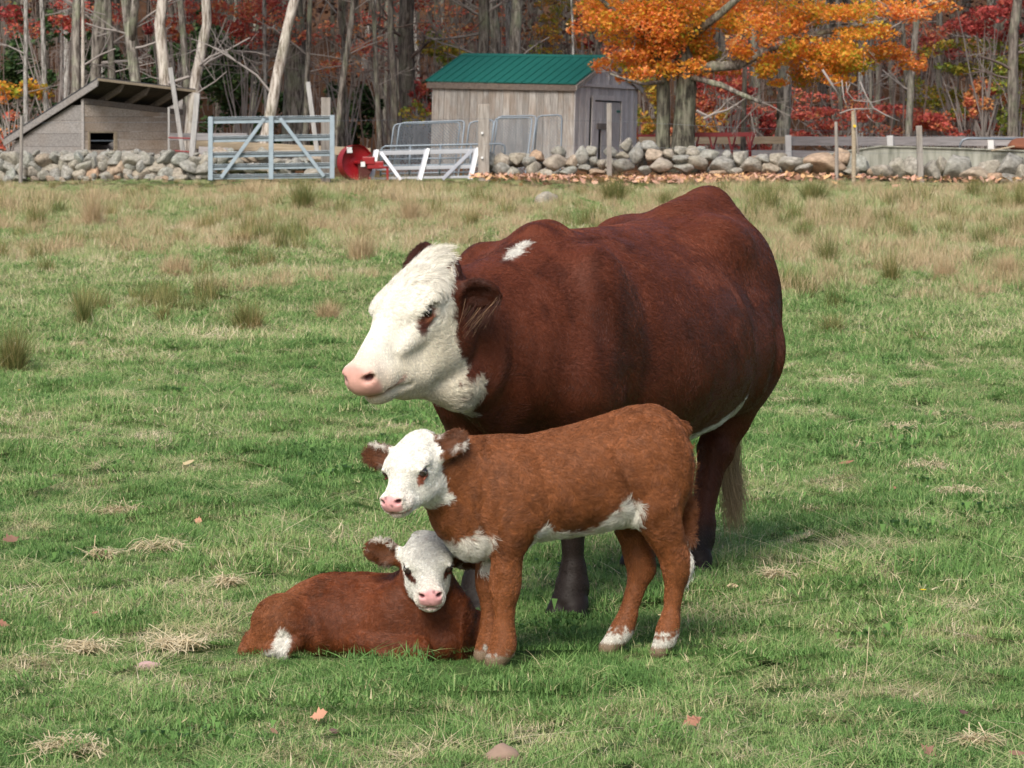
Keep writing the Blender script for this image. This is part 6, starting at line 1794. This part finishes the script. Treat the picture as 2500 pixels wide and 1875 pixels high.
def scatter_object(name, pts, rot, scl, idx, coll, label, kind='stuff'):
    me = bpy.data.meshes.new(name); me.vertices.add(len(pts)); me.vertices.foreach_set('co', np.asarray(pts, np.float32).ravel())
    a = me.attributes.new('rot', 'FLOAT_VECTOR', 'POINT'); a.data.foreach_set('vector', np.asarray(rot, np.float32).ravel())
    a = me.attributes.new('scl', 'FLOAT', 'POINT'); a.data.foreach_set('value', np.asarray(scl, np.float32))
    a = me.attributes.new('idx', 'INT', 'POINT'); a.data.foreach_set('value', np.asarray(idx, np.int32))
    o = bpy.data.objects.new(name, me); link(o); tag(o, label, kind=kind)
    ng = bpy.data.node_groups.new(name, 'GeometryNodeTree')
    ng.interface.new_socket('Geometry', in_out='INPUT', socket_type='NodeSocketGeometry'); ng.interface.new_socket('Geometry', in_out='OUTPUT', socket_type='NodeSocketGeometry')
    N = ng.nodes; gi = N.new('NodeGroupInput'); go = N.new('NodeGroupOutput'); ip = N.new('GeometryNodeInstanceOnPoints')
    ci = N.new('GeometryNodeCollectionInfo'); ci.inputs['Collection'].default_value = coll; ci.inputs['Separate Children'].default_value = True; ci.inputs['Reset Children'].default_value = True
    mp = N.new('GeometryNodeMeshToPoints'); ng.links.new(gi.outputs[0], mp.inputs[0]); ng.links.new(mp.outputs[0], ip.inputs['Points'])
    def at(nm, ty):
        q = N.new('GeometryNodeInputNamedAttribute'); q.data_type = ty; q.inputs[0].default_value = nm; return [s for s in q.outputs if s.enabled][0]
    ng.links.new(ci.outputs[0], ip.inputs['Instance']); ip.inputs['Pick Instance'].default_value = True
    ng.links.new(at('idx', 'INT'), ip.inputs['Instance Index'])
    er = N.new('FunctionNodeEulerToRotation'); ng.links.new(at('rot', 'FLOAT_VECTOR'), er.inputs[0]); ng.links.new(er.outputs[0], ip.inputs['Rotation'])
    ng.links.new(at('scl', 'FLOAT'), ip.inputs['Scale']); ng.links.new(ip.outputs[0], go.inputs[0])
    md = o.modifiers.new('scatter', 'NODES'); md.node_group = ng
    return o
FEET = [(.19, 10.75), (-.11, 10.9), (.68, 11.9), (.50, 12.05), (-.03, 9.85), (-.08, 9.9), (.49, 10.0), (.33, 9.9), (-.8, 10.0), (-.62, 9.95), (-.45, 9.9), (-.25, 9.85)]
def grass():
    r = np.random.default_rng(8)
    near = bpy.data.collections.new('near_grass'); far = bpy.data.collections.new('far_grass')
    def scat(k, R, f):
        out = []
        for _ in range(k):
            a = r.uniform(0, 6.283); q = R * math.sqrt(r.random()); out.append(f((math.cos(a) * q, math.sin(a) * q, 0)))
        return out
    for i in range(8):                                     # names sort the instance order
        parts = scat(13, .15, lambda c: blades(r, 46, .055, .012, .032, .0033, .75, r.uniform(.22, .42), .13, 3, center=c)) + scat(7, .15, lambda c: blades(r, 10, .06, .018, .050, .0026, 1.1, .45, .2, 4, center=c))
        parts += [blades(r, 75, .17, .012, .030, .0030, 1.6, .92, .1, 3)]
        proto(near, 'a%02d' % i, *join(parts), M_GRASS)
    for i in range(3):                                     # dead thatch
        parts = [blades(r, 300, .16, .012, .040, .0030, 2.2, .85, .13, 3), blades(r, 170, .16, .014, .035, .0032, .8, .42, .2, 3)]
        proto(near, 'b%02d' % i, *join(parts), M_GRASS)
    for i in range(2):                                     # longer lush tuft
        parts = [blades(r, 260, .11, .025, .058, .0036, .8, .25, .12, 4)] + [blades(r, 30, .14, .03, .09, .0024, 1.2, .8, .12, 3)]
        proto(near, 'c%02d' % i, *join(parts), M_GRASS)
    for i in range(2):                                     # low leafy weed
        n = 40; vs, fs, ts = [], [], []
        for j in range(n):
            a = r.uniform(0, 6.28); L = r.uniform(.012, .030); c = np.array((math.cos(a), math.sin(a), 0)); sd_ = np.array((-c[1], c[0], 0)); z = r.uniform(.012, .05)
            p0 = c * r.uniform(0, .015) + r.normal(0, .045, 3) * np.array((1, 1, 0)); q = [p0 + np.array((0, 0, z * .4)), p0 + c * L * .5 + sd_ * L * .32 + np.array((0, 0, z)), p0 + c * L + np.array((0, 0, z * .8)), p0 + c * L * .5 - sd_ * L * .32 + np.array((0, 0, z))]
            fs.append([len(vs) * 4 + k for k in range(4)]); vs.append(q); ts += [r.uniform(.2, .7)] * 4
        proto(near, 'd%02d' % i, np.array(vs).reshape(-1, 3), np.array(fs), np.array(ts), M_WEED)
    for i in range(5):
        parts = scat(9, .28, lambda c: blades(r, 42, .11, .018, .045, .0058, .85, r.uniform(.25, .5), .15, 2, center=c)) + [blades(r, 80, .32, .03, .10, .0045, 1.0, .75, .15, 3)]
        proto(far, 'a%02d' % i, *join(parts), M_GRASS)
    for i in range(4):                                     # dry standing grass
        parts = scat(5, .22, lambda c: blades(r, 42, .10, .05, .15, .0048, .4, .66, .18, 3, center=c)) + [blades(r, 110, .30, .03, .09, .005, .8, .42, .2, 2)]
        proto(far, 'b%02d' % i, *join(parts), M_GRASS)
    for i in range(3):
        parts = [blades(r, 120, .10, .10, .30, .0055, .30, .30, .22, 3), blades(r, 50, .14, .05, .14, .005, .8, .7, .2, 3)]
        proto(far, 'c%02d' % i, *join(parts), M_RUSH)
    for i in range(3):
        parts = [blades(r, 130, .16, .08, .26, .005, .38, .5, .3, 3)]
        proto(far, 'd%02d' % i, *join(parts), M_TAN)
    # points
    pts, rot, scl, idx = [], [], [], []
    def region(y0, y1, dens, s0, s1, fn):
        A = (y1 - y0) * 1.0
        xm = lambda y: 1250 / FPX * y * 1.12 + .5
        g = 1 / math.sqrt(dens); gx, gy = np.meshgrid(np.arange(-xm(y1), xm(y1), g), np.arange(y0, y1, g))
        x = gx.ravel() + r.uniform(-.5, .5, gx.size) * g; y = gy.ravel() + r.uniform(-.5, .5, gx.size) * g; m = np.abs(x) < xm(y); x, y = x[m], y[m]
        p = np.stack([x, y, gz(x, y)], 1); k, s = fn(p); keep = k >= 0
        p, k, s = p[keep], k[keep], s[keep]
        pts.append(p); rot.append(np.stack([r.normal(0, .12, len(p)), r.normal(0, .12, len(p)), r.uniform(0, 6.28, len(p))], 1))
        scl.append(s * r.uniform(s0, s1, len(p))); idx.append(k)
    def fn_near(p):
        n = len(p); k = r.integers(0, 8, n); u = r.random(n); z = np.zeros(n)
        w = vnoise(np.stack([p[:, 0], p[:, 1], z], 1), 1.7, 3); w2 = vnoise(np.stack([p[:, 0], p[:, 1], z], 1), 4.1, 5)
        k = np.where(u < .10 + .35 * sstep(.15, .6, w + .5 * w2), 8 + r.integers(0, 3, n), k)
        k = np.where((u > .97) | ((u > .86) & (w < -.35)), 11 + r.integers(0, 2, n), k)
        k = np.where((r.random(n) < .006) | ((w2 < -.5) & (r.random(n) < .12)), 13 + r.integers(0, 2, n), k)
        s = .85 + .35 * sstep(.3, -.4, w) + .25 * sstep(.2, -.5, w2)
        for (fx, fy) in FEET: s = s * (1 - .32 * np.exp(-((p[:, 0] - fx) / .14) ** 2 - ((p[:, 1] - fy + .05) / .22) ** 2))
        return k, s
    region(7.4, 10.5, 44, .8, 1.15, fn_near); region(10.5, 15, 36, .9, 1.2, fn_near); region(15, 24, 24, 1.05, 1.4, fn_near)
    scatter_object('grass', np.concatenate(pts), np.concatenate(rot), np.concatenate(scl), np.concatenate(idx), near, 'short green pasture grass with dead blades and low weeds')
    pts.clear(); rot.clear(); scl.clear(); idx.clear()
    def fn_far(p):
        n = len(p); z = np.zeros(n); q = np.stack([p[:, 0], p[:, 1] * .6, z], 1)
        w = vnoise(q, .35, 13) + .6 * vnoise(q, 1.1, 15); dry = sstep(24, 38, p[:, 1]) * .66 + w * .75 + .10 * sstep(0, 8, p[:, 0])
        dry = dry - .3 * sstep(64, 70, p[:, 1])
        k = np.where(r.random(n) < np.clip(dry - .18, 0, .85), 5 + r.integers(0, 4, n), r.integers(0, 5, n))
        w3 = vnoise(q, .9, 19); t = r.random(n)
        k = np.where((t < .16 * sstep(.0, .5, w3) + .015) & (p[:, 1] > 27), 9 + r.integers(0, 3, n), k)
        k = np.where((t > 1 - .24 * sstep(.1, .6, dry)) & (p[:, 1] > 27), 12 + r.integers(0, 3, n), k)
        s = np.where(k > 4, .75 + .5 * np.clip(w, 0, 1), .9) * (1 + .0 * w)
        s = s * (1 - .62 * sstep(60, 67, p[:, 1]))
        return k, s
    region(23, 34, 13, .9, 1.3, fn_far); region(34, 50, 9, 1.0, 1.5, fn_far); region(50, 73, 6, 1.1, 1.6, fn_far)
    scatter_object('meadow_grass', np.concatenate(pts), np.concatenate(rot), np.concatenate(scl), np.concatenate(idx), far, 'taller patchy green and straw coloured grass towards the wall')
grass()

def tussocks():
    r = np.random.default_rng(14)
    L = [(205, 800, 52, 90, 'r', 'upright dark rush tussock by itself left of the wide one'), (30, 915, 95, 130, 'r', 'big rush tussock cut by the left edge of the photo'), (605, 808, 115, 85, 'm', 'wide bushy brown green tussock in mid field'),
         (225, 555, 62, 125, 't', 'tall tan grass clump in front of the hut'), (400, 790, 45, 50, 'm', 'small brown tussock between two larger ones'), (740, 515, 95, 80, 'r', 'green rush tussock below the blue gate'), (90, 560, 80, 70, 'r', 'rush clump left of the tall tan clump'),
         (1500, 500, 90, 75, 'r', 'dark rush clump just above the cow withers'), (1000, 545, 60, 90, 't', 'tall thin tan clump behind the cow head'), (1625, 515, 52, 55, 'r', 'small rush clump left of the cow rump'), (1880, 520, 80, 75, 'r', 'rush clump at the right of the cow rump'),
         (1985, 500, 90, 70, 'r', 'broad green rush clump under the boulder wall'), (2375, 485, 50, 50, 'r', 'small rush clump before the far boulders'), (2440, 515, 60, 55, 'm', 'rounded brown clump left of the edge clump'), (2490, 520, 50, 70, 'r', 'rush clump at the right edge of the photo'),
         (2020, 650, 70, 85, 'r', 'rush tussock right of the cow with dark base'), (2175, 695, 60, 90, 'r', 'upright rush tussock in the dry band at right'), (2310, 690, 100, 70, 't', 'tan grass clump in the dry band at right'), (2460, 690, 90, 80, 't', 'reddish tan clump near the right edge'),
         (1960, 590, 60, 60, 'm', 'brown clump close to the cow hip'), (800, 790, 90, 60, 't', 'low tan clump left of the cow face'), (885, 640, 110, 80, 't', 'wide tan clump behind the cow forehead'), (430, 675, 130, 60, 't', 'spread reddish tan clump in mid field'), (585, 600, 90, 50, 'm', 'bright yellowish green clump under the gate'), (1040, 810, 50, 40, 'm', 'x'),
         (2030, 820, 80, 60, 'm', 'sparse brown tussock right of the cow flank'), (2235, 840, 60, 40, 'm', 'faded tussock with a thin arching stem'), (440, 600, 60, 45, 'm', 'low olive clump in the upper left field'), (880, 600, 60, 60, 'm', 'olive clump behind the cow forehead, nearer the wall'), (2010, 890, 40, 30, 'm', 'x'), (1150, 560, 50, 60, 'm', 'feathery clump above the cow neck')]
    for (x, y, w, h, kind, lab) in L:
        if lab == 'x': continue
        g = G(x, y); s = g[1] / FPX; W, H = w * s, h * s
        n = int(300 + 200 * (w > 80)); wd = max(.003, .62 * s * 1.1)
        mu = {'r': .25, 'm': .5, 't': .6}[kind]
        parts = [blades(r, n, W * .22, H * .5, H * 1.05, wd, .28 if kind != 'm' else .5, mu, .25, 3), blades(r, n // 3, W * .3, H * .2, H * .5, wd, .8, .7, .2, 3)]
        V, F, T = join(parts)
        V[:, :2] *= 1.25; V[:, 2] *= 1.15
        o = bpy.data.objects.new('grass_tussock', mesh_np('grass_tussock', V, F, M_TAN if kind == 't' else M_RUSH, True, {'tint': T})); link(o); o.location = tuple(g)
        tag(o, lab, 'tussock', 'grass tussocks in the field')
tussocks()

def hay():
    r = np.random.default_rng(16)
    L = [(2040, 945, 110, 34, 'matted heap of cut hay, largest one right of the cow'), (1935, 990, 60, 22, 'small hay wisp below the largest heap'), (2205, 1058, 95, 30, 'hay wisp right of the cow hind leg'), (2350, 1218, 100, 30, 'flat pale hay patch in the right field'), (2470, 1055, 100, 34, 'hay patch at the right edge'),
         (2090, 1105, 80, 20, 'thin hay scatter behind the cow leg'), (2280, 1150, 110, 22, 'wide thin hay scatter above the pale patch'), (325, 866, 125, 16, 'flattened tan strip of dead grass in the left field'), (190, 850, 30, 12, 'tiny tan wisp left of the flattened strip'), (2200, 955, 50, 30, 'short crossed hay stalks at right'),
         (390, 1355, 90, 40, 'brown dead tuft left of the lying calf'), (250, 1370, 60, 30, 'straw coloured tuft further left'), (555, 1435, 50, 16, 'small straw wisp above the lying calf'), (940, 1570, 110, 50, 'dry grass tuft in front of the lying calf'), (200, 1600, 110, 22, 'thatch strip near the pink stone'), (430, 1590, 120, 26, 'thatch strip right of the pink stone'),
         (290, 1262, 80, 26, 'faded dead grass patch'), (2380, 1835, 60, 34, 'dead tuft at the bottom right'), (170, 1845, 120, 22, 'dead grass streak at the bottom left'), (1890, 1420, 60, 24, 'dry leaves and straw behind the pale leaf')]
    for (x, y, w, h, lab) in L:
        g = G(x, y); s = g[1] / FPX; n = 110 if w < 80 else 190; V, F, T = [], [], []
        for i in range(n):
            c = np.array((r.normal(0, .32) * w * s, r.normal(0, 1.1) * w * s * .4, abs(r.normal(0, .22)) * h * s)); a = r.uniform(0, 6.28); Ls = r.uniform(.05, .14); dz = r.normal(.0, .25)
            d = np.array((math.cos(a), math.sin(a), dz)); sd_ = np.array((-math.sin(a), math.cos(a), 0)); wdt = max(.0016, .45 * s)
            p = [c - d * Ls / 2, c + np.array((0, 0, r.uniform(.004, .02))), c + d * Ls / 2]; b = len(V)
            for q in p: V += [q - sd_ * wdt, q + sd_ * wdt + np.array((0, 0, wdt * .4))]
            F += [(b, b + 1, b + 3, b + 2), (b + 2, b + 3, b + 5, b + 4)]; T += [r.uniform(.1, .9)] * 6
        V = np.array(V); V[:, 2] = np.maximum(V[:, 2] + .018, .004)
        o = bpy.data.objects.new('hay_clump', mesh_np('hay_clump', V, np.array(F), M_STRAW, True, {'tint': np.array(T)})); link(o); o.location = tuple(g)
        tag(o, lab, 'hay', 'clumps of hay and dead grass')
hay()

def small_things():
    r = np.random.default_rng(18)
    # fallen leaves near the camera: lobed oak / maple shapes, slightly curled
    def leaf_mesh(kind, L):
        pr = {'oak': [(0, .02), (.10, .05), (.24, .24), (.32, .15), (.50, .44), (.58, .24), (.72, .30), (.84, .12), (1, .0)], 'oval': [(0, .02), (.15, .14), (.35, .22), (.6, .2), (.85, .1), (1, 0)]}[kind]
        V = [(0, 0, 0)]; up = [(x, y) for x, y in pr]; lo = [(x, -y) for x, y in pr[::-1]][1:]
        out = up + lo; bend = r.uniform(.15, .5)
        Vm = [(x - .5, 0, 0) for x in np.linspace(0, 1, 6)]
        V = [(x - .5, y, bend * (y * y * 2 + (x - .5) ** 2)) for x, y in up] + [(x - .5, -y, bend * (y * y * 2 + (x - .5) ** 2) * 1.0) for x, y in pr] + [(x - .5, 0, bend * .1 + bend * (x - .5) ** 2) for x, y in pr]
        n = len(pr); F = [(i, i + 1, 2 * n + i + 1, 2 * n + i) for i in range(n - 1)] + [(2 * n + i, 2 * n + i + 1, n + i + 1, n + i) for i in range(n - 1)]
        return np.array(V) * L, np.array(F)
    cols = {'orange': (.48, .24, .15), 'brown': (.24, .13, .085), 'dark': (.10, .05, .045), 'pale': (.60, .43, .28), 'rust': (.34, .16, .10), 'tan': (.5, .4, .22)}
    mats = {k: mat_paint('fallen_leaf_' + k, v, .7, 0, .3) for k, v in cols.items()}
    L = [(782, 1772, 50, 'oak', 'orange', 'curled orange oak leaf at the bottom of the photo', .9), (672, 1812, 24, 'oval', 'brown', 'small two-toned brown leaf left of the oak leaf', 1.2), (818, 1812, 30, 'oval', 'dark', 'dark curled leaf just below the oak leaf', 1.3), (1688, 1788, 55, 'oak', 'rust', 'crumpled rust leaf at the bottom right of centre', .5),
         (28, 1338, 48, 'oak', 'brown', 'brown leaf at the left edge, the upper one', .5), (8, 1545, 40, 'oak', 'rust', 'rust leaf cut by the left edge', .5), (487, 1290, 26, 'oak', 'orange', 'small upright tan orange leaf', 1.2), (465, 1146, 46, 'oval', 'tan', 'pale tan leaf propped in the grass left of the standing calf', .6), (1788, 1452, 30, 'oval', 'pale', 'pale pinkish leaf standing on edge right of the cow foot', 1.4),
         (2065, 1146, 40, 'oval', 'rust', 'curled brown leaf behind the cow leg', .3), (1090, 1402, 26, 'oak', 'rust', 'x', .5), (2232, 1388, 34, 'oval', 'tan', 'pale curved leaf in the right field', .4), (2348, 1765, 26, 'oval', 'dark', 'small dark leaf near the bottom right corner', .9), (2262, 1862, 50, 'oak', 'brown', 'brown leaf at the bottom edge right', .4), (2480, 1868, 50, 'oval', 'brown', 'brown leaf in the bottom right corner', .4), (2180, 1208, 16, 'oak', 'rust', 'tiny rust leaf in the right field', .6),
         (1805, 1676, 30, 'oak', 'rust', 'x', .4), (455, 1785, 26, 'oval', 'tan', 'tan leaf scrap in the lower left grass', .5), (236, 1518, 22, 'oval', 'rust', 'tiny rust scrap above the pink stone', .5), (2300, 1170, 22, 'oval', 'orange', 'small orange leaf near the hay', .4)]
    for (x, y, px, kind, col, lab, tilt) in L:
        if lab == 'x': continue
        g = G(x, y); V, F = leaf_mesh(kind, px / FPX * g[1]); o = bpy.data.objects.new('fallen_leaf', mesh_np('fallen_leaf', V, F, mats[col])); link(o)
        o.location = tuple(g + np.array((0, -.03, .035))); o.rotation_euler = (tilt, r.normal(0, .3), r.uniform(-.8, .8)); tag(o, lab, 'leaf', 'fallen leaves in the grass')
    yel = mat_simple('yellow_petal', (.75, .52, .02), .5); grn = mat_simple('flower_stem', (.08, .16, .04), .6)
    for (x, y, lab) in ((340, 943, 'yellow flower in the left field beside a leafy weed'), (517, 700, 'tiny yellow flower far off in the left field'), (2107, 822, 'yellow flower right of the cow flank'), (2433, 752, 'yellow flower near the right edge by the dry band'), (2250, 1478, 'bright yellow flower in the lower right field'), (345, 950, 'x'), (45, 968, 'faint yellow flower near the left edge')):
        if lab == 'x': continue
        g = G(x, y + 14); root = empty('yellow_flower', g, lab, 'flower', 'yellow flowers in the pasture'); h = .07
        m = MB(); m.tube([(0, 0, 0), (.004, 0, h)], .0012, 4); m.build('stem', grn, root)
        m = MB()
        for j in range(10):
            a = j * .628; c = np.array((.004, 0, h)); e = np.array((math.cos(a), math.sin(a), .35)) * .013; s_ = np.array((-math.sin(a), math.cos(a), 0)) * .005
            m.quad(c, c + e * .6 + s_, c + e, c + e * .6 - s_)
        m.build('petals', yel, root)
    # tall pale stalks crossing the grass
    st = mat_simple('dry_stalk', (.60, .50, .30), .6)
    for (x0, y0, x1, y1, lab) in ((2122, 1530, 2092, 1750, 'long pale dry stalk standing in the lower right grass'), (1640, 1552, 1652, 1545, 'x'), (470, 1620, 500, 1640, 'x'), (410, 1490, 440, 1530, 'thin bent straw left of the lying calf')):
        if lab == 'x': continue
        g = G(x1, y1); t = P(x0, y0, g[1] - .02); m = MB(); m.tube([np.zeros(3), (t - g) * .5 + np.array((.01, 0, .01)), t - g], [.0016, .0013, .0008], 4); o = m.build('dry_stalk', st, None, smooth=True); o.location = tuple(g); tag(o, lab, 'stalk')
    g = P(1607, 1501, 10.02); m = MB(); m.tube([(0, 0, 0), (.028, -.004, -.001), (.055, 0, .0)], .0016, 4); o = m.build('straw', st, None); o.location = tuple(g); tag(o, 'single straw stuck across the standing calf lower hind leg', 'straw')
    # leaf litter at the foot of the boulder wall
    co = bpy.data.collections.new('litter')
    for i in range(4):
        V, F = leaf_mesh('oak' if i % 2 else 'oval', .15); proto(co, 'a%d' % i, V, F, np.full(len(V), .15 + .25 * i), L_LITTER)
    n = 8000; x = r.uniform(1150, 2620, n); y = 70.2 - np.abs(r.normal(0, 1.5, n)) * (1 + .8 * (r.random(n) < .15)) + .5
    dens = np.clip(1.1 - np.abs(x - 1600) / 480, .12, 1); k = r.random(n) < dens; x, y = x[k], y[k]
    X = (x - 1250) / FPX * y; p = np.stack([X, y, gz(X, y) + .085 + .06 * r.random(len(x))], 1)
    scatter_object('leaf_litter', p, np.stack([r.normal(0, .5, len(x)), r.normal(0, .5, len(x)), r.uniform(0, 6.28, len(x))], 1), r.uniform(.7, 1.3, len(x)), r.integers(0, 4, len(x)), co, 'fallen orange and pink leaves lying along the boulder wall')
small_things()
